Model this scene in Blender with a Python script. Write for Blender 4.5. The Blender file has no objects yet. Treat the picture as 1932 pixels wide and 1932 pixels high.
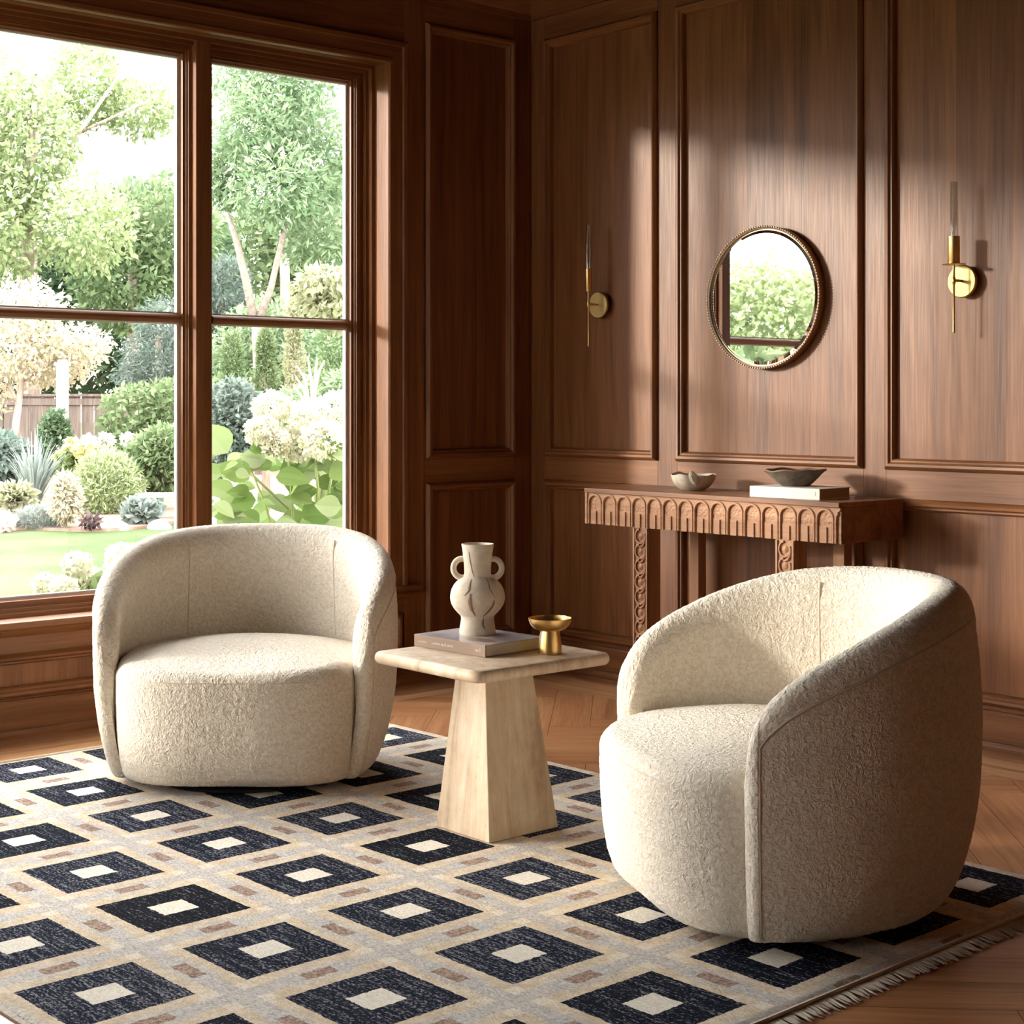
import bpy, bmesh, math, random
import numpy as np
from mathutils import Vector, Matrix, noise as mnoise

sc = bpy.context.scene
COL = sc.collection
R = math.radians

# ------------------------------------------------------------------ camera, sky, sun, exposure
CAM = Vector((4.945, -4.398, 1.08)); YAW = 2.42649; FPX = 3030.0; HOR = 757.5
cd = bpy.data.cameras.new('camera'); co = bpy.data.objects.new('camera', cd); COL.objects.link(co)
co.location = CAM; co.rotation_euler = (R(90), 0, YAW - R(90))
cd.sensor_width = 36; cd.lens = 36 * FPX / 1932; cd.shift_y = -(966 - HOR) / 1932
cd.clip_start = .05; cd.clip_end = 300
sc.camera = co

wd = bpy.data.worlds.new('sky'); sc.world = wd; wd.use_nodes = True
bg = wd.node_tree.nodes['Background']
bg.inputs[0].default_value = (1, .985, .955, 1); bg.inputs[1].default_value = 10.5
SUN_DIR = Vector((.605, .796, -.168)).normalized()
sd = bpy.data.lights.new('sun', 'SUN'); so = bpy.data.objects.new('sun', sd); COL.objects.link(so)
so.rotation_euler = SUN_DIR.to_track_quat('-Z', 'Y').to_euler(); so.location = (-12, -15, 6)
sd.energy = 4.1; sd.color = (1, .92, .79); sd.angle = R(5.0)
sc.view_settings.view_transform = 'Standard'; sc.view_settings.look = 'None'
sc.view_settings.exposure = 0.28; sc.view_settings.gamma = 1.0; sc.view_settings.use_curve_mapping = False

# ------------------------------------------------------------------ helpers
CX = Vector((math.sin(YAW), -math.cos(YAW), 0)); CY = Vector((math.cos(YAW), math.sin(YAW), 0))
def at(px, py, d):
    """world point seen at picture position px, py at depth d metres from the camera"""
    return CAM + CY * d + CX * ((px - 966) / FPX * d) + Vector((0, 0, -(py - HOR) / FPX * d))

def tag(o, label=None, cat=None, group=None, kind=None):
    if label: o['label'] = label
    if cat: o['category'] = cat
    if group: o['group'] = group
    if kind: o['kind'] = kind
    return o

def link(o, parent=None):
    COL.objects.link(o)
    if parent: o.parent = parent
    return o

def empty(name, loc=(0, 0, 0), rz=0.0):
    o = bpy.data.objects.new(name, None); o.empty_display_size = .1
    o.location = loc; o.rotation_euler = (0, 0, rz)
    return link(o)

class MB:
    def __init__(s): s.v = []; s.f = []; s.m = []
    def add(s, vs, fs, mi=0):
        b = len(s.v); s.v += [tuple(p) for p in vs]; s.f += [tuple(i + b for i in f) for f in fs]; s.m += [mi] * len(fs); return s
    def box(s, x0, x1, y0, y1, z0, z1, mi=0):
        vs = [(x, y, z) for x in (x0, x1) for y in (y0, y1) for z in (z0, z1)]
        return s.add(vs, [(0, 1, 3, 2), (4, 6, 7, 5), (0, 4, 5, 1), (2, 3, 7, 6), (0, 2, 6, 4), (1, 5, 7, 3)], mi)
    def tube(s, pts, r, n=8, cap=True, mi=0, closed=False):
        pts = [Vector(p) for p in pts]; N = len(pts)
        rs = r if hasattr(r, '__len__') else [r] * N
        vs = []; prev = None
        for i, p in enumerate(pts):
            if closed: t = pts[(i + 1) % N] - pts[i - 1]
            else: t = pts[min(i + 1, N - 1)] - pts[max(i - 1, 0)]
            t.normalize()
            if prev is None: a = Vector((0, 0, 1)) if abs(t.z) < .9 else Vector((1, 0, 0)); u = t.cross(a).normalized()
            else: u = (prev - t * prev.dot(t)).normalized()
            prev = u; w = t.cross(u)
            for k in range(n):
                an = 2 * math.pi * k / n
                vs.append(p + (u * math.cos(an) + w * math.sin(an)) * rs[i])
        fs = []
        for i in range(N if closed else N - 1):
            j = (i + 1) % N
            for k in range(n):
                k2 = (k + 1) % n
                fs.append((i * n + k, i * n + k2, j * n + k2, j * n + k))
        if cap and not closed: fs += [tuple(range(n))[::-1], tuple((N - 1) * n + k for k in range(n))]
        return s.add(vs, fs, mi)
    def lathe(s, prof, n=48, c=(0, 0), mi=0, wob=None):
        vs = []; fs = []
        for (r, z) in prof:
            for k in range(n):
                a = 2 * math.pi * k / n
                rr, zz = (r, z) if wob is None else wob(r, z, a)
                vs.append((c[0] + rr * math.cos(a), c[1] + rr * math.sin(a), zz))
        for i in range(len(prof) - 1):
            for k in range(n):
                k2 = (k + 1) % n
                fs.append((i * n + k, i * n + k2, (i + 1) * n + k2, (i + 1) * n + k))
        if prof[0][0] > 1e-5: fs.append(tuple(range(n))[::-1])
        if prof[-1][0] > 1e-5: fs.append(tuple((len(prof) - 1) * n + k for k in range(n)))
        return s.add(vs, fs, mi)
    def build(s, name, mats, parent=None, smooth=True, bevel=0, seg=2, auto=40, merge=False, kind=None):
        me = bpy.data.meshes.new(name); me.from_pydata([tuple(p) for p in s.v], [], s.f)
        mats = mats if isinstance(mats, (list, tuple)) else [mats]
        for m in mats: me.materials.append(m)
        if len(mats) > 1: me.polygons.foreach_set('material_index', s.m)
        bm = bmesh.new(); bm.from_mesh(me)
        if merge: bmesh.ops.remove_doubles(bm, verts=bm.verts, dist=1e-5)
        bmesh.ops.recalc_face_normals(bm, faces=bm.faces)
        bm.to_mesh(me); bm.free()
        if smooth:
            me.polygons.foreach_set('use_smooth', [True] * len(me.polygons))
            if auto < 180: me.set_sharp_from_angle(angle=R(auto))
        o = bpy.data.objects.new(name, me); link(o, parent)
        if bevel:
            b = o.modifiers.new('bevel', 'BEVEL'); b.width = bevel; b.segments = seg; b.limit_method = 'ANGLE'; b.angle_limit = R(40)
        if kind: o['kind'] = kind
        return o

def lerp_table(t, x):
    return float(np.interp(x, [a for a, b in t], [b for a, b in t]))

# ------------------------------------------------------------------ node helpers
class T:
    def __init__(s, name):
        s.mat = bpy.data.materials.new(name); s.mat.use_nodes = True; s.nt = s.mat.node_tree
        s.nt.nodes.clear(); s.out = s.nt.nodes.new('ShaderNodeOutputMaterial')
    def node(s, typ, **kw):
        n = s.nt.nodes.new(typ)
        for k, v in kw.items(): setattr(n, k, v)
        return n
    def set(s, sock, v):
        if isinstance(v, bpy.types.NodeSocket): s.nt.links.new(v, sock)
        elif v is not None:
            if sock.type == 'RGBA' and len(v) == 3: v = (*v, 1)
            sock.default_value = v
    def m(s, op, a, b=None, c=None, clamp=False):
        n = s.node('ShaderNodeMath', operation=op, use_clamp=clamp)
        for i, v in enumerate((a, b, c)):
            if v is not None: s.set(n.inputs[i], v)
        return n.outputs[0]
    def vm(s, op, a, b=None):
        n = s.node('ShaderNodeVectorMath', operation=op); s.set(n.inputs[0], a)
        if b is not None: s.set(n.inputs[1], b)
        return n.outputs[0]
    def coord(s, kind='Object'): return s.node('ShaderNodeTexCoord').outputs[kind]
    def map(s, v, scale=(1, 1, 1), loc=(0, 0, 0), rot=(0, 0, 0)):
        n = s.node('ShaderNodeMapping'); s.set(n.inputs[0], v)
        n.inputs['Location'].default_value = loc; n.inputs['Rotation'].default_value = rot; n.inputs['Scale'].default_value = scale
        return n.outputs[0]
    def noise(s, v, scale, detail=3, rough=.5, dist=0):
        n = s.node('ShaderNodeTexNoise'); s.set(n.inputs['Vector'], v)
        n.inputs['Scale'].default_value = scale; n.inputs['Detail'].default_value = detail
        n.inputs['Roughness'].default_value = rough; n.inputs['Distortion'].default_value = dist
        return n.outputs[0]
    def ramp(s, f, stops, interp='LINEAR'):
        n = s.node('ShaderNodeValToRGB'); s.set(n.inputs[0], f); cr = n.color_ramp; cr.interpolation = interp
        while len(cr.elements) < len(stops): cr.elements.new(.5)
        for e, (p, c) in zip(cr.elements, stops):
            e.position = p; e.color = (c, c, c, 1) if not hasattr(c, '__len__') else (*c, 1)
        return n.outputs[0]
    def mix(s, f, a, b, blend='MIX'):
        n = s.node('ShaderNodeMix', data_type='RGBA', blend_type=blend); s.set(n.inputs[0], f); s.set(n.inputs[6], a); s.set(n.inputs[7], b)
        return n.outputs[2]
    def sep(s, v):
        n = s.node('ShaderNodeSeparateXYZ'); s.set(n.inputs[0], v); return n.outputs
    def comb(s, x, y, z):
        n = s.node('ShaderNodeCombineXYZ')
        for i, v in enumerate((x, y, z)): s.set(n.inputs[i], v)
        return n.outputs[0]
    def attr(s, name): return s.node('ShaderNodeAttribute', attribute_name=name)
    def bump(s, h, strength=.3, dist=.002, normal=None):
        n = s.node('ShaderNodeBump'); s.set(n.inputs['Height'], h); n.inputs['Strength'].default_value = strength
        n.inputs['Distance'].default_value = dist
        if normal: s.set(n.inputs['Normal'], normal)
        return n.outputs[0]
    def bsdf(s, **kw):
        p = s.node('ShaderNodeBsdfPrincipled')
        for k, v in kw.items(): s.set(p.inputs[k.replace('_', ' ')], v)
        s.nt.links.new(p.outputs[0], s.out.inputs[0]); return p

def simple(name, col, rough=.5, metal=0.0, **kw):
    t = T(name); t.bsdf(Base_Color=col, Roughness=rough, Metallic=metal, **kw); return t.mat

def wood(name, axis, dark=(.098, .033, .0092), mid=(.172, .063, .0195), light=(.265, .107, .037), rough=.45, coat=.05, spec=.30,
         boards=0.0, bscale=1.0, uv=False, seed=0.0, crough=.30):
    """walnut with its grain along axis 0, 1 or 2 (of the UV map when uv)"""
    t = T(name); v = t.coord('UV' if uv else 'Object')
    if boards:
        s = t.sep(v); other = {2: (0, 1), 0: (1, 2), 1: (0, 2)}[axis]
        a = t.m('ADD', s[other[0]], s[other[1]])
        cell = t.m('FLOOR', t.m('DIVIDE', a, boards))
        wn = t.node('ShaderNodeTexWhiteNoise', noise_dimensions='1D'); t.set(wn.inputs['W'], cell)
        rnd = wn.outputs[0]
        v = t.vm('ADD', v, wn.outputs[1])
    else: rnd = None
    def scl(ac, al):
        q = [ac, ac, ac]; q[axis] = al; return tuple(x * bscale for x in q)
    off = (seed, seed * 1.7, seed * .6)
    big = t.noise(t.map(v, scl(7.0, .55), off), 1, 4, .55, .9)
    medi = t.noise(t.map(v, scl(38, 1.1), off), 1, 5, .6, .35)
    fine = t.noise(t.map(v, scl(260, 5), off), 1, 3, .6, 0)
    rings = t.m('SINE', t.m('MULTIPLY', big, 46.0))
    g = t.m('ADD', t.m('MULTIPLY', big, .42), t.m('MULTIPLY', medi, .32))
    g = t.m('ADD', g, t.m('MULTIPLY', fine, .26))
    g = t.m('ADD', g, t.m('MULTIPLY', rings, .022))
    if rnd is not None: g = t.m('ADD', g, t.m('MULTIPLY', t.m('SUBTRACT', rnd, .5), .10))
    col = t.ramp(g, [(.33, dark), (.47, mid), (.64, light)])
    nrm = t.bump(t.m('ADD', fine, t.m('MULTIPLY', medi, .6)), .10, .0012)
    t.bsdf(Base_Color=col, Roughness=t.ramp(fine, [(.3, rough + .06), (.7, rough - .05)]), Normal=nrm, Specular_IOR_Level=spec,
           Coat_Weight=coat, Coat_Roughness=crough)
    return t.mat

M = {}
M['wood_v'] = wood('walnut_vertical', 2, seed=3.1)
M['panel'] = wood('walnut_veneer', 2, boards=.29, seed=7.7)
M['wood_x'] = wood('walnut_along_x', 0, seed=1.3)
M['wood_y'] = wood('walnut_along_y', 1, seed=5.2)
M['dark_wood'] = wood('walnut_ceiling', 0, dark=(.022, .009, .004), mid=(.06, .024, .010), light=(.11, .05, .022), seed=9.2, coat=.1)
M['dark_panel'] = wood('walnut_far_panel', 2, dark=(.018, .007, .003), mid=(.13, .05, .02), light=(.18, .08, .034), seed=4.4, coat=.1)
M['carved'] = wood('carved_walnut', 0, dark=(.20, .09, .042), mid=(.37, .185, .095), light=(.50, .28, .155), coat=.05, rough=.55, seed=2.2)
M['carved_v'] = wood('carved_walnut_vertical', 2, dark=(.20, .09, .042), mid=(.37, .185, .095), light=(.50, .28, .155), coat=.05, rough=.55, seed=4.2)
M['console_top'] = wood('console_walnut', 0, dark=(.11, .042, .017), mid=(.21, .09, .040), light=(.30, .14, .066), coat=.12, seed=6.2)
M['plank'] = wood('parquet_walnut', 0, uv=True, dark=(.17, .062, .025), mid=(.36, .155, .064), light=(.55, .29, .135), rough=.36, coat=.3)
M['inlay'] = wood('parquet_light_inlay', 0, uv=True, dark=(.32, .15, .06), mid=(.50, .27, .125), light=(.66, .40, .21), rough=.36, coat=.3)

def boucle():
    t = T('cream_boucle'); v = t.coord('Object')
    w = t.node('ShaderNodeTexNoise', noise_dimensions='3D'); t.set(w.inputs['Vector'], v)
    w.inputs['Scale'].default_value = 60; w.inputs['Detail'].default_value = 2
    vv = t.vm('ADD', v, t.vm('MULTIPLY', t.vm('SUBTRACT', w.outputs[1], (.5, .5, .5)), (.014, .014, .014)))
    a = t.noise(vv, 105, 2, .5, .9); b = t.noise(vv, 230, 2, .5, .6)
    h = t.m('ADD', t.ramp(a, [(.30, 0.0), (.70, 1.0)]), t.m('MULTIPLY', b, .5))
    col = t.mix(t.ramp(h, [(.35, 0.0), (1.0, 1.0)]), (.735, .635, .505), (.87, .80, .685))
    t.bsdf(Base_Color=col, Roughness=.95, Normal=t.bump(h, .62, .0042), Sheen_Weight=.25, Sheen_Roughness=.5, Specular_IOR_Level=.15)
    return t.mat
M['boucle'] = boucle()
M['seam'] = simple('cream_seam_cord', (.64, .55, .43), .95)
M['black'] = simple('black_metal_base', (.012, .011, .010), .5)

def travertine():
    t = T('travertine'); v = t.coord('Object')
    st = t.noise(t.map(v, (26, 26, 1.6)), 1, 5, .6, .5)
    bl = t.noise(v, 14, 4, .6)
    pit = t.noise(t.map(v, (150, 150, 45)), 1, 3, .6)
    g = t.m('ADD', t.m('MULTIPLY', st, .65), t.m('MULTIPLY', bl, .35))
    col = t.ramp(g, [(.32, (.33, .22, .135)), (.48, (.52, .39, .265)), (.66, (.68, .56, .42))])
    pm = t.ramp(pit, [(.27, 1.0), (.34, 0.0)])
    col = t.mix(t.m('MULTIPLY', pm, .45), col, (.26, .17, .10))
    t.bsdf(Base_Color=col, Roughness=.5, Normal=t.bump(t.m('SUBTRACT', 1.0, pm), .3, .001), Specular_IOR_Level=.35)
    return t.mat
M['travertine'] = travertine()

def brass(name, col=(.56, .36, .13), rough=.24):
    t = T(name); v = t.coord('Object')
    n = t.noise(t.map(v, (60, 60, 900)), 1, 2)
    t.bsdf(Base_Color=col, Metallic=1.0, Roughness=t.ramp(n, [(.3, rough - .04), (.7, rough + .08)]))
    return t.mat
M['brass'] = brass('brushed_brass', (.60, .39, .15), .33); M['brass_light'] = brass('satin_brass', (.50, .345, .14), .48)

def ceramic(name, a, b, rough=.75, scale=30):
    t = T(name); v = t.coord('Object'); n = t.noise(v, scale, 5, .65); n2 = t.noise(v, scale * 9, 3, .6)
    g = t.m('ADD', t.m('MULTIPLY', n, .7), t.m('MULTIPLY', n2, .3))
    t.bsdf(Base_Color=t.ramp(g, [(.35, a), (.62, b)]), Roughness=rough, Normal=t.bump(g, .25, .002), Specular_IOR_Level=.3)
    return t.mat
M['vase'] = ceramic('matte_stoneware', (.58, .49, .38), (.74, .66, .545))
M['drip'] = ceramic('brown_glaze', (.24, .15, .11), (.36, .25, .19))
M['bowl'] = ceramic('speckled_stoneware', (.36, .30, .21), (.60, .53, .42), .55, 22)
M['dark_bowl'] = ceramic('dark_stoneware', (.07, .052, .038), (.19, .150, .115), .6, 26)
M['dark_rim'] = ceramic('bronze_rim', (.14, .08, .045), (.24, .145, .085), .5, 26)

def thin_glass(name, tint=(1, 1, 1), rough=.0, ior=1.45, boost=1.0):
    t = T(name); ge = t.node('ShaderNodeNewGeometry'); dn = t.node('ShaderNodeVectorMath', operation='DOT_PRODUCT')
    t.nt.links.new(ge.outputs['Incoming'], dn.inputs[0]); t.nt.links.new(ge.outputs['Normal'], dn.inputs[1])
    f0 = ((ior - 1) / (ior + 1)) ** 2     # Schlick reflectance, the same on both faces of the pane
    fr = t.m('ADD', f0, t.m('MULTIPLY', 1 - f0, t.m('POWER', t.m('SUBTRACT', 1.0, t.m('ABSOLUTE', dn.outputs['Value'])), 5.0)))
    tr = t.node('ShaderNodeBsdfTransparent'); t.set(tr.inputs[0], tint)
    gl = t.node('ShaderNodeBsdfGlossy'); gl.inputs['Roughness'].default_value = rough
    mx = t.node('ShaderNodeMixShader'); t.set(mx.inputs[0], t.m('MULTIPLY', fr, boost, clamp=True))
    t.nt.links.new(tr.outputs[0], mx.inputs[1]); t.nt.links.new(gl.outputs[0], mx.inputs[2]); t.nt.links.new(mx.outputs[0], t.out.inputs[0])
    return t.mat
M['glass'] = thin_glass('window_glass'); M['tube'] = thin_glass('clear_tube_glass', (.92, .92, .91), .03, 1.5, 3.0)
M['mirror'] = simple('silvered_mirror', (.93, .93, .92), .01, 1.0)
M['bead'] = simple('pale_glazing_bead', (.52, .50, .47), .5)

# ------------------------------------------------------------------ room shell
# wall frame: u along the wall from the corner, v up, h out into the room
WA = lambda u, v, h: (h, -u, v)
WB = lambda u, v, h: (u, -h, v)
def wbox(mb, W, u0, u1, v0, v1, h0, h1):
    p = W(u0, v0, h0); q = W(u1, v1, h1)
    mb.box(min(p[0], q[0]), max(p[0], q[0]), min(p[1], q[1]), max(p[1], q[1]), min(p[2], q[2]), max(p[2], q[2]))
    return mb
MOULD = [(0, 0), (0, .007), (.004, .015), (.011, .021), (.019, .019), (.025, .011), (.030, .011), (.034, .006), (.037, -.011)]
def ring(mb, W, u0, u1, v0, v1, prof):
    vs = []; fs = []; n = len(prof)
    for (cu, cv, su, sv) in ((u0, v0, 1, 1), (u1, v0, -1, 1), (u1, v1, -1, -1), (u0, v1, 1, -1)):
        for (i, h) in prof: vs.append(W(cu + su * i, cv + sv * i, h))
    for c in range(4):
        d = (c + 1) % 4
        for k in range(n - 1): fs.append((c * n + k, d * n + k, d * n + k + 1, c * n + k + 1))
    mb.add(vs, fs)
    for i in range(len(fs)): mb.m[len(mb.m) - len(fs) + i] = 1 - (i // (n - 1)) % 2      # horizontal members take the second material
    return mb
def run(mb, W, u0, u1, prof):
    """profile (h, v) swept along the wall"""
    n = len(prof); vs = [W(u0, v, h) for h, v in prof] + [W(u1, v, h) for h, v in prof]
    fs = [(k, k + 1, n + k + 1, n + k) for k in range(n - 1)] + [tuple(range(n)), tuple(range(n, 2 * n))[::-1]]
    mb.add(vs, fs); return mb

ZT, ZR1, ZR0, ZL = 2.555, .857, .762, .135     # panel field heights
TOP = 2.75
def add_panel(parent, W, u0, u1, v0, v1):
    wbox(MB(), W, u0 + .008, u1 - .008, v0 + .008, v1 - .008, -.024, -.011).build('panel', M['panel'], parent, smooth=False)
    ring(MB(), W, u0, u1, v0, v1, MOULD).build('panel_moulding', [M['wood_v'], M['wood_y'] if W is WA else M['wood_x']], parent, auto=25)

# floor: herringbone planks with inlaid border
def build_floor():
    W_, n = .135, 5
    vs, fs, uv, mi = [], [], [], []
    rnd = random.Random(4)
    rot = R(45.0); cr, sr = math.cos(rot), math.sin(rot); ox, oy = 3.0, -3.0
    def quad(pts, uvs, m, z=0.0):
        b = len(vs)
        for p in pts: vs.append((p[0], p[1], z))
        fs.append((b, b + 1, b + 2, b + 3)); uv.extend(uvs); mi.append(m)
    N = 48
    for i in range(-N, N):
        for j in range(-N, N):
            t = (i - j) % (2 * n)
            if t == 0: r = (i, j, i + n, j + 1); hz = True
            elif t == 2 * n - 1: r = (i, j, i + 1, j + n); hz = False
            else: continue
            g = .0007
            x0, y0, x1, y1 = r[0] * W_ + g, r[1] * W_ + g, r[2] * W_ - g, r[3] * W_ - g
            pts = [(x0, y0), (x1, y0), (x1, y1), (x0, y1)]
            P = [(ox + x * cr - y * sr, oy + x * sr + y * cr) for x, y in pts]
            if any(p[0] < .2 or p[0] > 6.6 or p[1] > -.2 or p[1] < -8 for p in P):
                # keep the part inside the border by clamping
                if all(p[0] < .1 or p[0] > 6.5 or p[1] > -.1 or p[1] < -7.9 for p in P): continue
            a, b = rnd.uniform(0, 40), rnd.uniform(0, 40)
            L, w = n * W_, W_
            U = [(a, b), (a + L, b), (a + L, b + w), (a, b + w)] if hz else [(a, b), (a, b + w), (a + L, b + w), (a + L, b)]
            P = [(min(max(p[0], 0), 6.6), max(min(p[1], 0), -8)) for p in P]
            quad(P, U, 0)
    def strip(x0, x1, y0, y1, m, along):
        a, b = rnd.uniform(0, 40), rnd.uniform(0, 40)
        if along == 'x': U = [(a, b), (a + x1 - x0, b), (a + x1 - x0, b + y1 - y0), (a, b + y1 - y0)]
        else: U = [(a, b), (a, b + x1 - x0), (a + y1 - y0, b + x1 - x0), (a + y1 - y0, b)]
        quad([(x0, y0), (x1, y0), (x1, y1), (x0, y1)], U, m, .0012)
    for (d0, d1, m) in ((0, .12, 0), (.12, .20, 1), (.20, .227, 0), (.227, .304, 1)):
        strip(d0, 6.6, -d1, -d0, m, 'x'); strip(d0, d1, -8, -d1, m, 'y')
    b = len(vs)
    vs.extend([(-.2, -8, -.004), (6.6, -8, -.004), (6.6, .2, -.004), (-.2, .2, -.004)]); fs.append((b, b + 1, b + 2, b + 3)); uv.extend([(0, 0)] * 4); mi.append(2)
    me = bpy.data.meshes.new('floor'); me.from_pydata(vs, [], fs)
    for m in (M['plank'], M['inlay'], simple('floor_joint', (.02, .008, .004), .8)): me.materials.append(m)
    me.polygons.foreach_set('material_index', mi)
    l = me.uv_layers.new(name='UVMap'); l.data.foreach_set('uv', [c for q in uv for c in q])
    o = bpy.data.objects.new('floor', me); link(o); o['kind'] = 'structure'
build_floor()

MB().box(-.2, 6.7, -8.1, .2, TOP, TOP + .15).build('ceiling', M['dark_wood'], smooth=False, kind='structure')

# window layout on the left wall (u = -y)
J0, J1 = .745, 5.745            # jamb faces
JZ0, JZ1 = .372, 2.372
PANES = [(.831, 1.425), (1.558, 2.858), (2.991, 4.291), (4.424, 5.658)]
MULL = [(1.462, 1.521), (2.895, 2.954), (4.328, 4.387)]

wl = MB()
wbox(wl, WA, -.2, J0 - .02, 0, TOP, -.22, -.024); wbox(wl, WA, J1 + .02, 8.1, 0, TOP, -.22, -.024)
wbox(wl, WA, J0 - .02, J1 + .02, 0, JZ0 - .03, -.22, -.024); wbox(wl, WA, J0 - .02, J1 + .02, JZ1 + .02, TOP, -.22, -.024)
wall_left = wl.build('wall_left', M['wood_v'], smooth=False, kind='structure')
def boards(W, parent, vert, horz, mh):
    for (u0, u1, v0, v1) in vert: wbox(MB(), W, u0, u1, v0, v1, -.026, 0).build('stile', M['wood_v'], parent, smooth=False, bevel=.0012)
    for (u0, u1, v0, v1) in horz: wbox(MB(), W, u0, u1, v0, v1, -.026, 0).build('rail', mh, parent, smooth=False, bevel=.0012)
boards(WA, wall_left,
       [(0, .093, 0, 2.66), (.553, .653, 0, 2.66), (.653, .70, .34, 2.46), (5.79, 5.94, 0, 2.66), (7.86, 8.0, 0, 2.66)],
       [(.093, .553, ZT, 2.66), (.093, .553, ZR0, ZR1), (.093, .553, .1, ZL), (.653, 5.79, 2.372, 2.66), (.653, 5.79, .262, .36), (.653, 5.79, .1, .134), (5.94, 7.86, ZT, 2.66), (5.94, 7.86, .1, ZL)], M['wood_y'])
add_panel(wall_left, WA, .093, .553, ZR1, ZT); add_panel(wall_left, WA, .093, .553, ZL, ZR0)
add_panel(wall_left, WA, 5.94, 7.86, ZL, ZT)
for (a, b) in ((.668, 1.44), (1.54, 2.88), (2.96, 4.30), (4.40, 5.74)):
    add_panel(wall_left, WA, a, b, .128, .27)
boards(WA, wall_left, [(1.44, 1.54, .1, .36), (2.88, 2.96, .1, .36), (4.30, 4.40, .1, .36)], [], M['wood_y'])

wbm = MB(); wbox(wbm, WB, -.2, 6.75, 0, TOP, -.2, -.024)
wall_right = wbm.build('wall_right', M['wood_v'], smooth=False, kind='structure')
PB = [(.09, .722), (.822, 1.67), (1.76, 2.61), (2.70, 3.55), (3.64, 4.49), (4.58, 5.43), (5.52, 6.37)]
vb = [(0, .09, 0, 2.66)] + [(PB[i][1], PB[i + 1][0], 0, 2.66) for i in range(6)] + [(6.37, 6.6, 0, 2.66)]
hb = []
for (a, b) in PB: hb += [(a, b, ZT, 2.66), (a, b, ZR0, ZR1), (a, b, .1, ZL)]
boards(WB, wall_right, vb, hb, M['wood_x'])
for (a, b) in PB: add_panel(wall_right, WB, a, b, ZR1, ZT); add_panel(wall_right, WB, a, b, ZL, ZR0)

# far walls behind the camera
mb = MB().box(-.2, .55, -8.2, -8, 0, TOP).box(2.05, 6.75, -8.2, -8, 0, TOP).box(.55, 2.05, -8.2, -8, 0, .7).box(.55, 2.05, -8.2, -8, 2.3, TOP)
fill_win = tag(empty('fill_window', (1.30, -8.1, .7)), kind='structure')     # unseen window added behind the camera to let in fill light
f_ = MB().box(-.75, -.68, -.06, .06, 0, 1.6).box(.68, .75, -.06, .06, 0, 1.6).box(-.68, .68, -.06, .06, 0, .07).box(-.68, .68, -.06, .06, 1.53, 1.6).box(-.68, .68, -.03, .03, .80, .84)
f_.build('sash', M['wood_v'], fill_win, smooth=False, bevel=.004)
MB().box(-.68, .68, -.003, .003, .07, 1.53).build('glass_pane', M['glass'], fill_win, smooth=False)
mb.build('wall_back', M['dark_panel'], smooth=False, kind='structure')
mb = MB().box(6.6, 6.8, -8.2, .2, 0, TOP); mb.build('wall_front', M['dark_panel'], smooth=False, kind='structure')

# baseboards and crown
BASE = [(0, .0), (.030, 0), (.030, .014), (.022, .026), (.016, .028), (.016, .112), (.010, .12), (0, .122)]
run(MB(), WA, .0, 8.0, BASE).build('baseboard_left', M['wood_y'], auto=30, kind='structure')
run(MB(), WB, .0, 6.6, BASE).build('baseboard_right', M['wood_x'], auto=30, kind='structure')
CROWN = [(0, 2.645), (.014, 2.645), (.014, 2.668), (.022, 2.674), (.034, 2.69), (.06, 2.712), (.085, 2.722), (.088, 2.735), (.1, 2.735), (.1, 2.75), (0, 2.75)]
run(MB(), WA, 0, 8, CROWN).build('trim_1', M['wood_y'], auto=30, kind='structure')
run(MB(), WB, 0, 6.6, CROWN).build('trim_2', M['wood_x'], auto=30, kind='structure')

# ------------------------------------------------------------------ window
win = tag(empty('window_1'), kind='structure')
CAS = [(0, 0), (0, .022), (.005, .026), (.020, .026), (.024, .020), (.068, .020), (.072, .026), (.086, .026), (.090, .022), (.092, .0)]
mb = MB()
u0, u1, v1 = J0 - .092, J1 + .092, JZ1 + .088
def casing_leg(mb, ua, dirn):
    n = len(CAS); vs = []
    for (i, h) in CAS: vs.append(WA(ua + dirn * i, JZ0, h))
    for (i, h) in CAS: vs.append(WA(ua + dirn * i, v1 - i, h))
    mb.add(vs, [(k, k + 1, n + k + 1, n + k) for k in range(n - 1)])
casing_leg(mb, u0, 1); casing_leg(mb, u1, -1)
n = len(CAS); vs = [WA(u0 + i, v1 - i, h) for i, h in CAS] + [WA(u1 - i, v1 - i, h) for i, h in CAS]
mbh = MB(); mbh.add(vs, [(k, k + 1, n + k + 1, n + k) for k in range(n - 1)])
mb.build('side_casing', M['wood_v'], win, auto=25); mbh.build('head_casing', M['wood_y'], win, auto=25)
# jamb steps: (u inset from J0, h)
STEP = [(0, .02), (0, -.066), (.016, -.066), (.016, -.086), (.030, -.086), (.030, -.104), (.052, -.104), (.052, -.2)]
def frame_ring(mb, u0, u1, v0, v1, prof): return ring(mb, WA, u0, u1, v0, v1, prof)
frame_ring(MB(), J0, J1, JZ0, JZ1, STEP).build('jamb', [M['wood_v'], M['wood_y']], win, auto=25)
for (a, b) in MULL:
    m_ = MB(); wbox(m_, WA, a, b, JZ0, JZ1, -.20, -.07); m_.build('mullion', M['wood_v'], win, smooth=False, bevel=.003)
SASH = [(-.038, -.2), (-.038, -.100), (-.012 - .012, -.100), (-.023, -.106), (-.018, -.106), (-.017, -.114), (-.0085, -.114), (-.007, -.122), (0, -.13), (0, -.15)]
GZ0, GZ1 = .432, 2.302
MZ0, MZ1 = 1.359, 1.391
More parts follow.
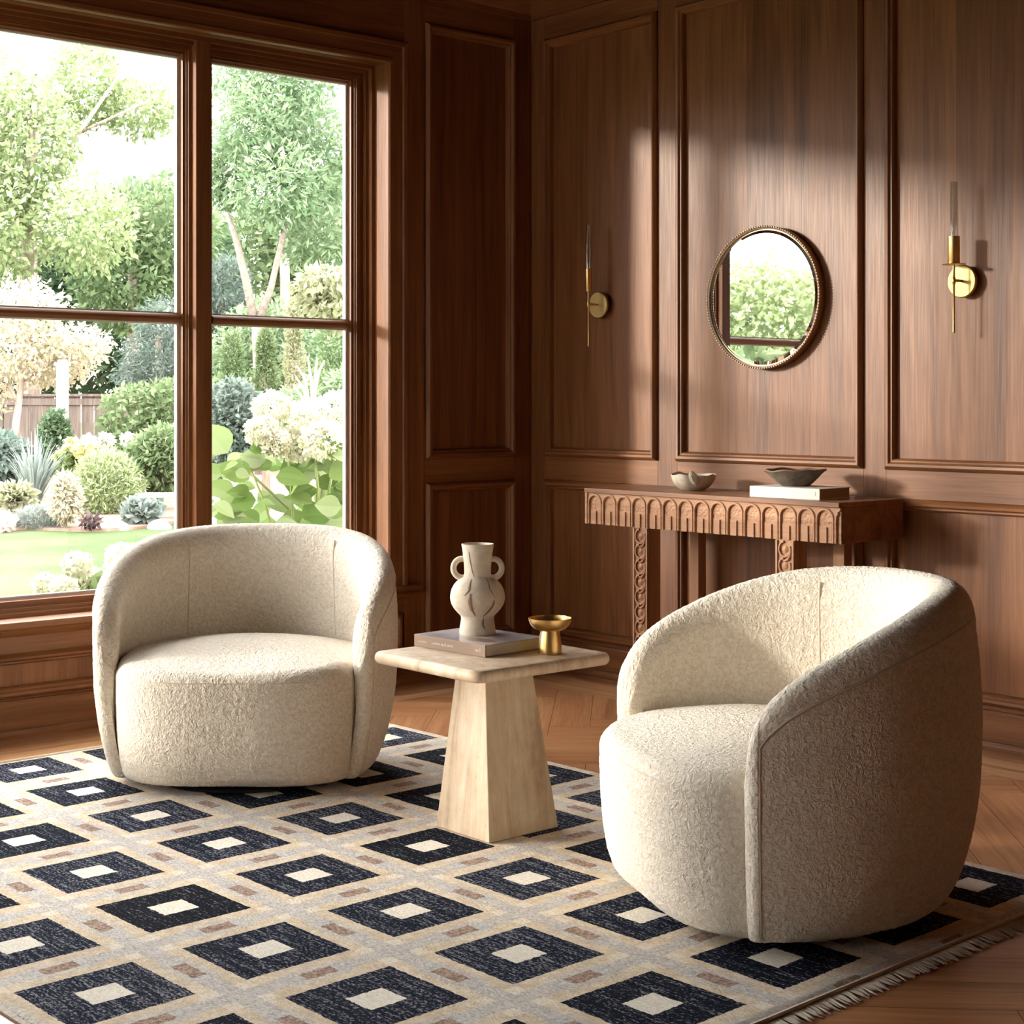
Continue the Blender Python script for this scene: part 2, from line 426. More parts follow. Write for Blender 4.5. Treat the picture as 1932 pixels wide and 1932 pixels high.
for (a, b) in PANES:
    lo = .035 if a == PANES[0][0] else .037
    sash = frame_ring(MB(), a, b, GZ0, GZ1, [(i if i > -.03 else -.04, h) for i, h in SASH]).build('sash', [M['wood_v'], M['wood_y']], win, auto=25)
    mm = MB(); n = 10
    prof = [(-.15, MZ0 + .002), (-.128, MZ0), (-.118, MZ0 + .006), (-.114, MZ0 + .012), (-.114, MZ1 - .012), (-.118, MZ1 - .006), (-.128, MZ1), (-.15, MZ1 - .002)]
    run(mm, WA, a, b, prof); mm.build('muntin', M['wood_y'], sash, auto=30)
    for (z0, z1) in ((GZ0, MZ0), (MZ1, GZ1)):
        g = MB(); wbox(g, WA, a, b, z0, z1, -.1425, -.1385); g.build('glass_pane', M['glass'], sash, smooth=False)
        bd = MB(); ring(bd, WA, a - .001, b + .001, z0 - .001, z1 + .001, [(0, -.13), (.006, -.132), (.006, -.150), (0, -.150)])
        bd.build('glazing_bead', M['bead'], sash, smooth=False)
st = MB(); run(st, WA, .60, J1 + .14, [(-.07, .350), (.045, .350), (.052, .356), (.052, .366), (.045, .3745), (-.07, .3745)])
st.build('sill', M['wood_y'], win, auto=30)
st = MB(); run(st, WA, .63, J1 + .11, [(0, .325), (.012, .325), (.020, .335), (.026, .350), (0, .350)]); st.build('sill_apron', M['wood_y'], win, auto=30)
# exterior sill
st = MB(); run(st, WA, J0 - .05, J1 + .05, [(-.30, .33), (-.07, .345), (-.07, .39), (-.15, .385), (-.30, .36)]); st.build('outer_sill', M['wood_y'], win, smooth=False)

# ------------------------------------------------------------------ rug
RUG0 = (.854, -2.394); RUGA = R(1.46); PX, PY = .3506, .3472
def rug_material():
    t = T('woven_rug'); v = t.coord('Object')
    wob = t.node('ShaderNodeTexNoise'); t.set(wob.inputs['Vector'], v); wob.inputs['Scale'].default_value = 90; wob.inputs['Detail'].default_value = 2
    vw = t.vm('ADD', v, t.vm('MULTIPLY', t.vm('SUBTRACT', wob.outputs[1], (.5, .5, .5)), (.009, .009, 0)))
    s = t.sep(vw)
    def cell(x, p):
        q = t.m('ADD', t.m('DIVIDE', x, p), 100.5)
        return t.m('ABSOLUTE', t.m('SUBTRACT', t.m('FRACT', q), .5)), t.m('FLOOR', q)
    au, cu = cell(s[0], PX); av, cv = cell(s[1], PY)
    lt = lambda a, b: t.m('LESS_THAN', a, b)
    AND = lambda a, b: t.m('MULTIPLY', a, b)
    dark = AND(lt(au, .325), lt(av, .345)); white = AND(lt(au, .105), lt(av, .118))
    # yarn streaks
    st = t.noise(t.map(v, (26, 210, 1)), 1, 4, .7); sp = t.noise(t.map(v, (120, 190, 1)), 1, 3, .7); big = t.noise(v, 2.2, 2)
    stl = t.noise(t.map(v, (7, 85, 1)), 1, 2, .5)
    wn = t.node('ShaderNodeTexWhiteNoise', noise_dimensions='2D'); t.set(wn.inputs['Vector'], t.comb(cu, cv, 0.0))
    cr = wn.outputs[0]
    g = t.m('ADD', t.m('MULTIPLY', sp, .62), t.m('MULTIPLY', st, .38))
    g = t.m('ADD', g, t.m('MULTIPLY', t.m('SUBTRACT', stl, .5), .22))
    g = t.m('ADD', g, t.m('MULTIPLY', t.m('SUBTRACT', cr, .5), .05))
    speck = t.ramp(g, [(.53, 0.0), (.61, 1.0)])
    darkc = t.mix(t.m('ADD', t.m('MULTIPLY', cr, .6), t.m('MULTIPLY', big, .4)), (.0055, .006, .008), (.008, .012, .030))
    darkc = t.mix(t.m('MULTIPLY', speck, .60), darkc, (.42, .43, .47))
    n2 = t.noise(v, 34, 4, .65); n3 = t.noise(v, 140, 3, .7)
    cream = t.ramp(t.m('ADD', t.m('MULTIPLY', n2, .5), t.m('MULTIPLY', n3, .5)), [(.36, (.50, .395, .28)), (.5, (.64, .53, .39)), (.62, (.75, .67, .54))])
    whitec = t.ramp(n3, [(.35, (.68, .62, .51)), (.6, (.82, .775, .68))])
    grey = t.ramp(t.m('ADD', t.m('MULTIPLY', n3, .6), t.m('MULTIPLY', sp, .4)), [(.38, (.27, .285, .32)), (.52, (.50, .51, .53)), (.66, (.74, .71, .66))])
    brown = t.ramp(n3, [(.36, (.17, .095, .065)), (.62, (.46, .33, .255))])
    du = t.m('SUBTRACT', .5, au); dv = t.m('SUBTRACT', .5, av)      # distance to the lane centre lines
    gy = t.m('MAXIMUM', AND(lt(du, .062), lt(.02, t.m('ADD', du, t.m('MULTIPLY', n2, .06)))), AND(lt(dv, .062), lt(.02, t.m('ADD', dv, t.m('MULTIPLY', n2, .06)))))
    side = t.m('MAXIMUM', AND(lt(du, .115), lt(av, .20)), AND(lt(dv, .105), lt(au, .20)))
    br = t.m('MAXIMUM', AND(lt(du, .050), lt(av, .105)), AND(lt(dv, .046), lt(au, .115)))
    corner = AND(AND(lt(.062, du), lt(du, .15)), AND(lt(.062, dv), lt(dv, .15)))
    c = t.mix(t.m('MULTIPLY', corner, .6), cream, whitec)
    c = t.mix(t.m('MULTIPLY', side, .34), c, grey)
    c = t.mix(t.m('MULTIPLY', gy, .62), c, grey)
    c = t.mix(t.m('MULTIPLY', br, .92), c, brown)
    c = t.mix(dark, c, darkc); c = t.mix(white, c, whitec)
    # plain woven border
    q = t.sep(v)
    edge = t.m('MAXIMUM', t.m('MAXIMUM', lt(q[0], -1.385 * PX), lt(6.5 * PX, q[0])), t.m('MAXIMUM', lt(q[1], -2.455 * PY), lt(3.44 * PY, q[1])))
    c = t.mix(edge, c, t.mix(.35, cream, grey))
    h = t.m('ADD', sp, t.m('MULTIPLY', n3, .8))
    t.bsdf(Base_Color=c, Roughness=.95, Specular_IOR_Level=.04, Normal=t.bump(h, .55, .004))
    return t.mat
M['rug'] = rug_material()
M['fringe'] = simple('cream_fringe', (.72, .64, .52), .95)
rug = tag(empty('area_rug', (RUG0[0], RUG0[1], 0), RUGA), 'large cream and navy rug with a grid of dark squares, on the parquet floor', 'rug')
X0, X1, Y0, Y1 = -1.41 * PX, 6.53 * PX, -2.48 * PY, 3.485 * PY
mb = MB(); nx, ny = 150, 110
rr = random.Random(3)
for j in range(ny + 1):
    for i in range(nx + 1):
        x = X0 + (X1 - X0) * i / nx; y = Y0 + (Y1 - Y0) * j / ny
        e = min(i, nx - i, j, ny - j)
        z = .0115 + .0012 * mnoise.noise((x * 6, y * 6, 2)) if e > 0 else .004
        w = .004 * mnoise.noise((x * 9, y * 9, 7)) if e == 0 else 0
        mb.v.append((x + w, y + w, z))
mb.f = [(j * (nx + 1) + i, j * (nx + 1) + i + 1, (j + 1) * (nx + 1) + i + 1, (j + 1) * (nx + 1) + i) for j in range(ny) for i in range(nx)]; mb.m = [0] * len(mb.f)
b = len(mb.v); mb.add([(X0, Y0, .001), (X1, Y0, .001), (X1, Y1, .001), (X0, Y1, .001)], [(0, 3, 2, 1)])
mb.build('woven_field', M['rug'], rug, auto=180)
for side in (0, 1):
    f = MB(); y = Y0 + .004
    while y < Y1:
        x = X0 if side == 0 else X1; s = -1 if side == 0 else 1
        L = rr.uniform(.030, .046); dy = rr.uniform(-.012, .012); r = rr.uniform(.0015, .0026)
        f.tube([(x - s * .006, y, .007), (x + s * L * .35, y + dy * .2, .0065), (x + s * L * .7, y + dy * .6, .004), (x + s * L, y + dy, .0028)], [r, r, r, r * .6], 5)
        y += rr.uniform(.0035, .0065)
    f.build('fringe', M['fringe'], rug, auto=180)
for x in (X0 + .004, X1 - .004): MB().tube([(x, Y0, .011), (x, Y1, .011)], .004, 6).build('selvedge', M['fringe'], rug)

# ------------------------------------------------------------------ boucle swivel chairs
RAD, PHM = .432, R(123)
INS = [(.025, .088), (.04, .070), (.07, .052), (.11, .036), (.18, .018), (.28, .004), (.42, 0), (.50, .004), (.60, .014), (.70, .032)]
RIDGE = [(0, .33), (.012, .415), (.035, .462), (.07, .497), (.13, .532), (.25, .573), (.5, .633), (.75, .672), (1, .688)]
NPL = 2.12
def rad(ph):     # outer plan radius: round at the back, straighter along the arms
    n = 2.0 if abs(ph) < R(90) else NPL
    return RAD * (abs(math.sin(ph)) ** n + abs(math.cos(ph)) ** n) ** (-1 / n)
def ridge(ph):
    y = RAD * math.cos(ph); u = (y - RAD * math.cos(PHM)) / (RAD - RAD * math.cos(PHM)); return lerp_smooth(RIDGE, u)
def kf(ph): return .62 + .38 * min(1.0, (PHM - abs(ph)) / R(45))
def lerp_smooth(t, x):
    # monotone-ish cubic through the table
    xs = [a for a, b in t]; ys = [b for a, b in t]
    if x <= xs[0]: return ys[0]
    if x >= xs[-1]: return ys[-1]
    i = max(k for k in range(len(xs)) if xs[k] <= x)
    def slope(k):
        if k == 0: return (ys[1] - ys[0]) / (xs[1] - xs[0])
        if k == len(xs) - 1: return 0.0
        a = (ys[k] - ys[k - 1]) / (xs[k] - xs[k - 1]); b = (ys[k + 1] - ys[k]) / (xs[k + 1] - xs[k])
        return 0 if a * b <= 0 else 2 * a * b / (a + b)
    h = xs[i + 1] - xs[i]; s = (x - xs[i]) / h
    return (ys[i] * (1 + 2 * s) * (1 - s) ** 2 + slope(i) * h * s * (1 - s) ** 2 + ys[i + 1] * s * s * (3 - 2 * s) + slope(i + 1) * h * s * s * (s - 1))
def nubs(o, amp=.0015, sc_=150.0):
    me = o.data; n = len(me.vertices)
    co_ = np.empty(n * 3); me.vertices.foreach_get('co', co_); co_ = co_.reshape(-1, 3)
    no = np.empty(n * 3); me.vertex_normals.foreach_get('vector', no); no = no.reshape(-1, 3)
    d = np.empty(n)
    for i in range(n):
        x, y, z = co_[i]
        a = mnoise.noise((x * 40, y * 40, z * 40)) * .5
        d[i] = mnoise.noise((x * sc_ + a * 2, y * sc_ - a * 2, z * sc_ + a)) + .35 * mnoise.noise((x * 14, y * 14, z * 14))
    co_ += no * (d * amp)[:, None]
    me.vertices.foreach_set('co', co_.ravel()); me.update()

def make_chair():
    root = empty('swivel_chair')
    # --- wrap-around shell
    NP, mb = 460, MB()
    # angle samples, denser at the two tips
    us = np.linspace(-1, 1, NP); phs = [PHM * math.copysign(1 - (1 - abs(u)) ** 1.35, u) for u in us]
    nO, nT, nI = 78, 34, 40
    ns = nO + nT + nI
    for ph in phs:
        s_tip = (PHM - abs(ph)) * RAD
        Tk = .062 + .050 * min(1, max(0, (PHM - abs(ph)) / R(70))) ** .8
        w = .03
        tf = 1.0 if s_tip > w else math.sqrt(max(0.0, 1 - ((w - s_tip) / w) ** 2))
        Tk *= max(tf, .02); h = ridge(ph); e = min(.092, Tk * .82)
        zb = .025
        pts = []
        for k in range(nO):
            z = zb + (h - e - zb) * k / nO
            pts.append((lerp_smooth(INS, z) * kf(ph), z))
        zi = h - e; io = lerp_smooth(INS, zi) * kf(ph)
        for k in range(nT):
            a = math.pi * k / (nT - 1)
            c_, s_ = math.cos(a), math.sin(a)
            c_ = math.copysign(abs(c_) ** .9, c_); s_ = s_ ** .9
            pts.append((io + Tk * .5 * (1 - c_), zi + e * s_))
        for k in range(nI):
            z = zi + (.03 - zi) * (k + 1) / nI
            f = (zi - z) / max(zi - .03, 1e-3)
            lo = lerp_smooth(INS, z) * kf(ph)
            pts.append((max(lo + Tk * .4, io + Tk - .012 * min(1, f * 2)), z))
        for (ins, z) in pts:
            # keep tip closed on the outer mid line
            full = .062
            shift = (full - Tk) / 2 if s_tip < w else 0
            r = rad(ph) - ins - shift
            mb.v.append((r * math.sin(ph), r * math.cos(ph), z))
    for i in range(NP - 1):
        for k in range(ns):
            k2 = (k + 1) % ns
            mb.f.append((i * ns + k, i * ns + k2, (i + 1) * ns + k2, (i + 1) * ns + k))
    mb.f.append(tuple(range(ns))); mb.f.append(tuple((NP - 1) * ns + k for k in range(ns))[::-1]); mb.m = [0] * len(mb.f)
    sh = mb.build('wraparound_back', M['boucle'], root, auto=180); nubs(sh)
    # --- seat block
    mb = MB(); NA = 420; cy_ = -.02
    def plan(a):
        # half widths: sides .338, front .385, back .30
        c_, s_ = math.cos(a), math.sin(a)
        b = .328 if s_ < 0 else .31
        nexp = 3.1 if s_ < 0 else 2.1
        return (abs(c_ / .352) ** nexp + abs(s_ / b) ** nexp) ** (-1 / nexp)
    prof = []
    for k in range(6): prof.append((.60 * (k + 1) / 6 * 1.0, .022, 'b'))
    SIDE = [(.022, .60), (.022, .80), (.028, .855), (.045, .90), (.08, .943), (.13, .972), (.20, .992), (.27, 1.0), (.306, 1.0)]
    path = []
    for (z, f) in SIDE: path.append((f, z))
    for k in range(1, 9):
        a = math.pi / 2 * k / 8; path.append((1 - .13 * (1 - math.cos(a)), .306 + .052 * math.sin(a)))
    for k in range(1, 14):
        f = .87 * (1 - k / 13.5); path.append((f, .358 + .030 * (1 - (f / .87) ** 2.2)))
    # resample
    P = np.array(path); dl = np.r_[0, np.cumsum(np.hypot(np.diff(P[:, 0]) * .36, np.diff(P[:, 1])))]
    S = np.linspace(0, dl[-1], 150); PR = np.c_[np.interp(S, dl, P[:, 0]), np.interp(S, dl, P[:, 1])]
    for (f, z) in PR:
        for k in range(NA):
            a = 2 * math.pi * k / NA; ff = f if z > .27 or f < .7 else 1 - (1 - f) * (.24 + .76 * abs(math.sin(a)) ** 1.6); r = plan(a) * ff
            zz = z - .022 * max(0.0, -math.sin(a)) ** 2 * min(1, f) * (1 if z > .3 else 0) * max(0, (z - .30) / .06)
            mb.v.append((r * math.cos(a), cy_ + r * math.sin(a), zz))
    for i in range(len(PR) - 1):
        for k in range(NA):
            k2 = (k + 1) % NA
            mb.f.append((i * NA + k, i * NA + k2, (i + 1) * NA + k2, (i + 1) * NA + k))
    mb.f.append(tuple(range(NA))[::-1]); mb.f.append(tuple((len(PR) - 1) * NA + k for k in range(NA))); mb.m = [0] * len(mb.f)
    seat = mb.build('seat', M['boucle'], root, auto=180); nubs(seat)
    # cords and seams
    cord = MB(); pts = []
    for k in range(81):
        a = math.pi + math.pi * (.10 + .80 * k / 80); r = plan(a) * .993
        pts.append((r * math.cos(a), cy_ + r * math.sin(a), .312))
    cord.tube(pts, .0018, 6); cord.build('seat_seam', M['seam'], seat)
    cord = MB()
    pts = []; lim = PHM - .075
    def outer(ph, z): r = rad(ph) - lerp_smooth(INS, z) * kf(ph) + .0005; return (r * math.sin(ph), r * math.cos(ph), z)
    for k in range(30): pts.append(outer(-lim, .035 + (ridge(-lim) - .06 - .035) * k / 30))
    for k in range(121):
        ph = -lim + 2 * lim * k / 120; pts.append(outer(ph, ridge(ph) - .058))
    for k in range(29, -1, -1): pts.append(outer(lim, .035 + (ridge(lim) - .06 - .035) * k / 30))
    cord.tube(pts, .0026, 6); cord.build('outer_seam', M['seam'], sh)
    for s in (-1, 1):
        cord = MB(); ph = s * R(45); h = ridge(ph); Tk = .112; pts = []
        for k in range(24):
            zi = h - .092; z = .36 + (h - .03 - .36) * k / 23; r = RAD - lerp_smooth(INS, zi) - Tk + .012 * min(1, 2 * max(0, zi - z) / (zi - .03)) + (.006 * ((z - zi) / .062) ** 2 if z > zi else 0) + .0006
            pts.append((r * math.sin(ph), r * math.cos(ph), z))
        cord.tube(pts, .0022, 5); cord.build('inner_seam', M['seam'], sh)
    base = MB(); base.lathe([(0, .0), (.27, .0), (.275, .003), (.27, .008), (.10, .012), (.10, .026), (0, .026)], 64)
    base.build('swivel_base', M['black'], root)
    return root
ch = make_chair()
def face(o, cx, cy, ang):   # front of the chair (local -Y) turned to the world angle
    o.location = (cx, cy, .0125); o.rotation_euler = (0, 0, R(ang) + math.pi / 2)
def copy_tree(o, parent=None):
    c = o.copy(); COL.objects.link(c)
    if parent: c.parent = parent
    for k in list(o.children): copy_tree(k, c)
    return c
CH_L = (.94, -1.93, -42); CH_R = (2.70, -1.70, -115)
face(ch, *CH_L)
ch2 = copy_tree(ch); face(ch2, *CH_R)
tag(ch, 'cream boucle barrel chair in front of the window, its seat facing the viewer', 'armchair', 'cream boucle swivel chairs')
tag(ch2, 'cream boucle barrel chair by the carved console, turned sideways, its outer side in shade', 'armchair', 'cream boucle swivel chairs')

# ------------------------------------------------------------------ travertine side table and what stands on it
TC = (1.847, -1.775); TZ = .447
tb = tag(empty('side_table', (TC[0], TC[1], .0125)), 'square travertine side table with a tapered pedestal, between the two armchairs', 'side table')
def rounded_rect(hx, hy, r, n=8):
    pts = []
    for (cx, cy, a0) in ((hx - r, hy - r, 0), (-hx + r, hy - r, 90), (-hx + r, -hy + r, 180), (hx - r, -hy + r, 270)):
        for k in range(n + 1):
            a = R(a0 + 90 * k / n); pts.append((cx + r * math.cos(a), cy + r * math.sin(a)))
    return pts
mb = MB(); zt = TZ - .0125; th = .030; lay = []
for k in range(9):
    a = math.pi * k / 8; lay.append((-.014 * (1 - math.sin(a)), zt - th / 2 - th / 2 * math.cos(a)))
n = 4 * 9
for (ins, z) in lay:
    for (x, y) in rounded_rect(.215 + ins, .226 + ins, .035 + ins): mb.v.append((x, y, z))
for i in range(len(lay) - 1):
    for k in range(n): mb.f.append((i * n + k, i * n + (k + 1) % n, (i + 1) * n + (k + 1) % n, (i + 1) * n + k))
mb.f.append(tuple(range(n))[::-1]); mb.f.append(tuple((len(lay) - 1) * n + k for k in range(n))); mb.m = [0] * len(mb.f)
mb.build('table_top', M['travertine'], tb, auto=50)
mb = MB(); vs = []
for (hx, hy, z, dx, dy) in ((.104, .1135, 0, .03, -.008), (.056, .076, zt - th + .001, .018, -.008)):
    vs += [(dx - hx, dy - hy, z), (dx + hx, dy - hy, z), (dx + hx, dy + hy, z), (dx - hx, dy + hy, z)]
mb.add(vs, [(0, 3, 2, 1), (4, 5, 6, 7), (0, 1, 5, 4), (1, 2, 6, 5), (2, 3, 7, 6), (3, 0, 4, 7)])
mb.build('pedestal', M['travertine'], tb, smooth=False, bevel=.0025)

def text(name, body, size, mat, parent, loc, rot, align='LEFT'):
    c = bpy.data.curves.new(name, 'FONT'); c.body = body; c.size = size; c.align_x = align; c.align_y = 'CENTER'; c.extrude = .0001
    c.materials.append(mat); tmp = bpy.data.objects.new(name, c); COL.objects.link(tmp); bpy.context.view_layer.update()
    me = bpy.data.meshes.new_from_object(tmp); bpy.data.objects.remove(tmp); o = bpy.data.objects.new(name, me); link(o, parent); o.location = loc; o.rotation_euler = rot
    return o
def book(name, W_, D_, H_, cover, pages, loc, rz, spine_mat=None, top_mat=None):
    """spine along local -Y side"""
    b = empty(name, loc, rz); t = .0025
    m = MB(); m.box(0, W_, 0, D_, 0, t)
    m.build('back_cover', cover, b, smooth=False, bevel=.0008)
    m = MB(); m.box(0, W_, 0, D_, H_ - t, H_); m.build('front_cover', top_mat or cover, b, smooth=False, bevel=.0008)
    m = MB(); m.box(0, W_, -.0015, t, 0, H_); m.build('spine', spine_mat or cover, b, smooth=False, bevel=.0012)
    m = MB(); m.box(.003, W_ - .003, t, D_ - .004, t, H_ - t); m.build('page_block', pages, b, smooth=False)
    return b
def paper(name, col):
    t = T(name); v = t.coord('Object'); n = t.noise(t.map(v, (3, 3, 900)), 1, 2)
    t.bsdf(Base_Color=t.mix(n, tuple(c * .72 for c in col), col), Roughness=.8); return t.mat
M['paper'] = paper('book_pages', (.62, .54, .42))
def cover_photo():
    t = T('lilac_grey_cover'); v = t.coord('Object')
    n = t.noise(t.map(v, (7, 9, 1)), 1, 3, .5, .6)
    c = t.ramp(n, [(.35, (.27, .235, .25)), (.5, (.40, .36, .38)), (.62, (.52, .48, .49))])
    s = t.sep(v)
    # a soft brown patch printed on the cover
    d = t.m('ADD', t.m('POWER', t.m('DIVIDE', t.m('SUBTRACT', s[0], .20), .060), 2.0), t.m('POWER', t.m('DIVIDE', t.m('SUBTRACT', s[1], .050), .028), 2.0))
    c = t.mix(t.ramp(d, [(.6, 1.0), (1.0, 0.0)]), c, (.25, .135, .075))
    t.bsdf(Base_Color=c, Roughness=.32, Coat_Weight=.3, Coat_Roughness=.2); return t.mat
M['cover_brown'] = simple('taupe_brown_cloth', (.255, .165, .115), .6)
M['cover_photo'] = cover_photo()
M['lettering'] = simple('pale_lettering', (.72, .64, .54), .6)
BK = (1.640, -1.862)
bk = book('coffee_table_book', .268, .205, .031, M['cover_brown'], M['paper'], (BK[0], BK[1], TZ + .0002), R(3.4), M['cover_brown'], M['cover_photo'])
tag(bk, 'thick brown-spined book lying under the vase on the travertine table', 'book')
sp = [c for c in bk.children if c.name.startswith('spine')][0]
text('spine_lettering', 'arnoulino', .0082, M['lettering'], sp, (.018, -.0019, .0150), (R(90), 0, 0))
text('spine_lettering', 'Lumiere op & nimos', .0100, M['lettering'], sp, (.068, -.0019, .0155), (R(90), 0, 0))
text('spine_lettering', 'op 2', .0105, M['lettering'], sp, (.232, -.0019, .0155), (R(90), 0, 0))

# vase
va = tag(empty('vase', (1.746, -1.738, TZ + .0312), YAW - R(90)), 'two-handled matte stoneware vase with brown drips, standing on the book', 'vase')
VP = [(.0458, 0), (.0472, .002), (.0468, .010), (.0445, .026), (.0425, .040), (.0440, .047), (.0520, .056), (.0620, .068), (.0690, .082), (.0710, .094), (.0695, .108),
      (.0630, .124), (.0540, .136), (.0430, .1445), (.0362, .150), (.0345, .158), (.0350, .172), (.0370, .196), (.0400, .222), (.0418, .2315), (.0414, .2335), (.0395, .2335),
      (.0380, .228), (.0350, .205), (.0320, .18), (0, .178)]
Pv = np.array(VP[:21]); dv = np.r_[0, np.cumsum(np.hypot(np.diff(Pv[:, 0]), np.diff(Pv[:, 1])))]
Sv = np.linspace(0, dv[-1], 70); prof = [(lerp_smooth(list(zip(dv, Pv[:, 0])), s), lerp_smooth(list(zip(dv, Pv[:, 1])), s)) for s in Sv] + VP[21:]
def vr(z):
    zs = [p[1] for p in prof[:68]]; return float(np.interp(z, zs, [p[0] for p in prof[:68]]))
wobv = lambda r, z, a: (r * (1 + .012 * mnoise.noise((math.cos(a) * 1.5, math.sin(a) * 1.5, z * 18))), z)
MB().lathe(prof, 72, wob=wobv).build('vase_body', M['vase'], va, auto=50)
for s in (-1, 1):
    pts = [(s * (.0400 + .0225 * math.cos(2 * math.pi * k / 40)), 0, .170 + .0245 * math.sin(2 * math.pi * k / 40)) for k in range(40)]
    MB().tube(pts, .0078, 14, closed=True).build('handle', M['vase'], va, auto=180)
def drip(path, width):
    m = MB(); n = len(path)
    for i, (a, z) in enumerate(path):
        w = width * (.35 + .65 * math.sin(math.pi * min(1, (i + .6) / n)))
        for k in range(5):
            t_ = (k - 2) / 2; r = vr(z) * (1 + .012) + .0010 - .0008 * abs(t_); aa = a + t_ * w / max(r, .03)
            m.v.append((r * math.cos(aa), r * math.sin(aa), z))
    for i in range(n - 1):
        for k in range(4): m.f.append((i * 5 + k, i * 5 + k + 1, (i + 1) * 5 + k + 1, (i + 1) * 5 + k))
    m.m = [0] * len(m.f)
    return m.build('glaze_drip', M['drip'], va, auto=180)
def dpath(ctrl, n=40):
    zs = np.linspace(ctrl[0][1], ctrl[-1][1], n); return [(R(float(np.interp(-z, [-c[1] for c in ctrl], [c[0] for c in ctrl]))), float(z)) for z in zs]
drip(dpath([(250, .146), (252, .12), (243, .106)]), .0030)
drip(dpath([(256, .112), (255, .09), (258, .07), (264, .054)]), .0048)
drip(dpath([(306, .15), (300, .125), (304, .112), (311, .100)]), .0018)
drip(dpath([(308, .094), (305, .078), (298, .062), (288, .050)]), .0046)
drip(dpath([(291, .046), (289, .030), (294, .018)]), .0030)
drip(dpath([(237, .215), (240, .19), (248, .165), (256, .152)]), .0014)

# brass footed bowl
br = tag(empty('footed_bowl', (1.962, -1.681, TZ)), 'brass footed bowl standing at the corner of the travertine table', 'bowl')
MB().lathe([(0, .0), (.0296, 0), (.0302, .002), (.0298, .010), (.0285, .028), (.0262, .045), (.0235, .058), (0, .060)], 56).build('foot', M['brass'], br, auto=50)
MB().lathe([(.0, .0575), (.022, .0575), (.030, .059), (.041, .064), (.049, .072), (.0535, .082), (.0545, .0895), (.0530, .0900), (.0515, .083), (.047, .074), (.038, .067), (.026, .063), (0, .062)], 56).build('dish', M['brass'], br, auto=50)

# ------------------------------------------------------------------ carved console and what stands on it
CXL, CXR, CD, CZ, CZB = .698, 1.846, .362, .765, .636
cs = tag(empty('console_table', ((CXL + CXR) / 2, -CD / 2, 0)), 'carved wooden console table with an arcaded apron, under the round mirror', 'console table')
def W2(o): o.location = Vector(o.location) - Vector(cs.location); return o
cb = MB(); cb.box(CXL, CXR, -CD, -.024, CZ - .016, CZ); W2(cb.build('table_top', M['console_top'], cs, smooth=False, bevel=.002))
ap = MB(); ap.box(CXL + .003, CXR - .001, -CD + .014, -.024, CZB, CZ - .0165); apron = W2(ap.build('apron', M['console_top'], cs, smooth=False, bevel=.0015))
# carved front: arches, pilasters and dappled panels
cv = MB()
yF = -CD + .004; pitch = .0742; nA = 16; xs0 = CXL + .012
cv.box(CXL + .003, CXR - .001, -CD + .0136, -CD + .0146, CZB, CZ - .0165)
cv.box(CXL + .003, xs0 + .001, -CD + .002, -CD + .014, CZB, CZ - .0165)
zsp = CZ - .055; zb = CZB
def clipx(x): return min(x, CXR - .002)
rnd = random.Random(11)
for k in range(nA):
    xa = xs0 + k * pitch; xb = xa + pitch; xm = (xa + xb) / 2; ro = pitch / 2 - .002
    def arch_tube(r, rad, y):
        pts = [(xm - r, y, zb + .001), (xm - r, y, (zb + zsp) / 2), (xm - r, y, zsp)] + [(xm - r * math.cos(math.pi * q / 16), y, zsp + r * math.sin(math.pi * q / 16)) for q in range(1, 16)] + [(xm + r, y, zsp), (xm + r, y, (zb + zsp) / 2), (xm + r, y, zb + .001)]
        pts = [p for p in pts if p[0] < CXR - .004]
        if len(pts) > 2: cv.tube(pts, rad, 7)
    arch_tube(ro - .003, .0050, -CD + .0085)
    if xm + ro < CXR:
        # small pilaster inside each arch
        cv.box(xm - .016, xm + .007, -CD + .0055, -CD + .0125, zb, zb + .048 + rnd.uniform(-.003, .003))
        cv.box(xm - .025, xm + .024, -CD + .0105, -CD + .012, zb, zb + .052)
# spandrel fill: raised ground between the arch heads
NXg, NZg = 640, 46
gv = []; 
for j in range(NZg + 1):
    for i in range(NXg + 1):
        x = CXL + .004 + (CXR - CXL - .006) * i / NXg; z = CZB + .0005 + (CZ - .017 - CZB) * j / NZg
        k = math.floor((x - xs0) / pitch); xm = xs0 + (k + .5) * pitch; ro = pitch / 2 - .004
        inside = abs(x - xm) < ro and (z < zsp or math.hypot(x - xm, z - zsp) < ro)
        dep = -CD + (.0125 if inside else .0085)
        if inside: dep -= .0016 * max(-.6, mnoise.noise((x * 150, 0, z * 150))) + .001 * mnoise.noise((x * 60, 3, z * 60))
        gv.append((x, dep, z))
cv.add(gv, [(j * (NXg + 1) + i, j * (NXg + 1) + i + 1, (j + 1) * (NXg + 1) + i + 1, (j + 1) * (NXg + 1) + i) for j in range(NZg) for i in range(NXg)])
W2(cv.build('carved_arcade', M['carved'], apron, auto=40))
apron_c = [c for c in apron.children][0]; apron_c.location = (0, 0, 0)
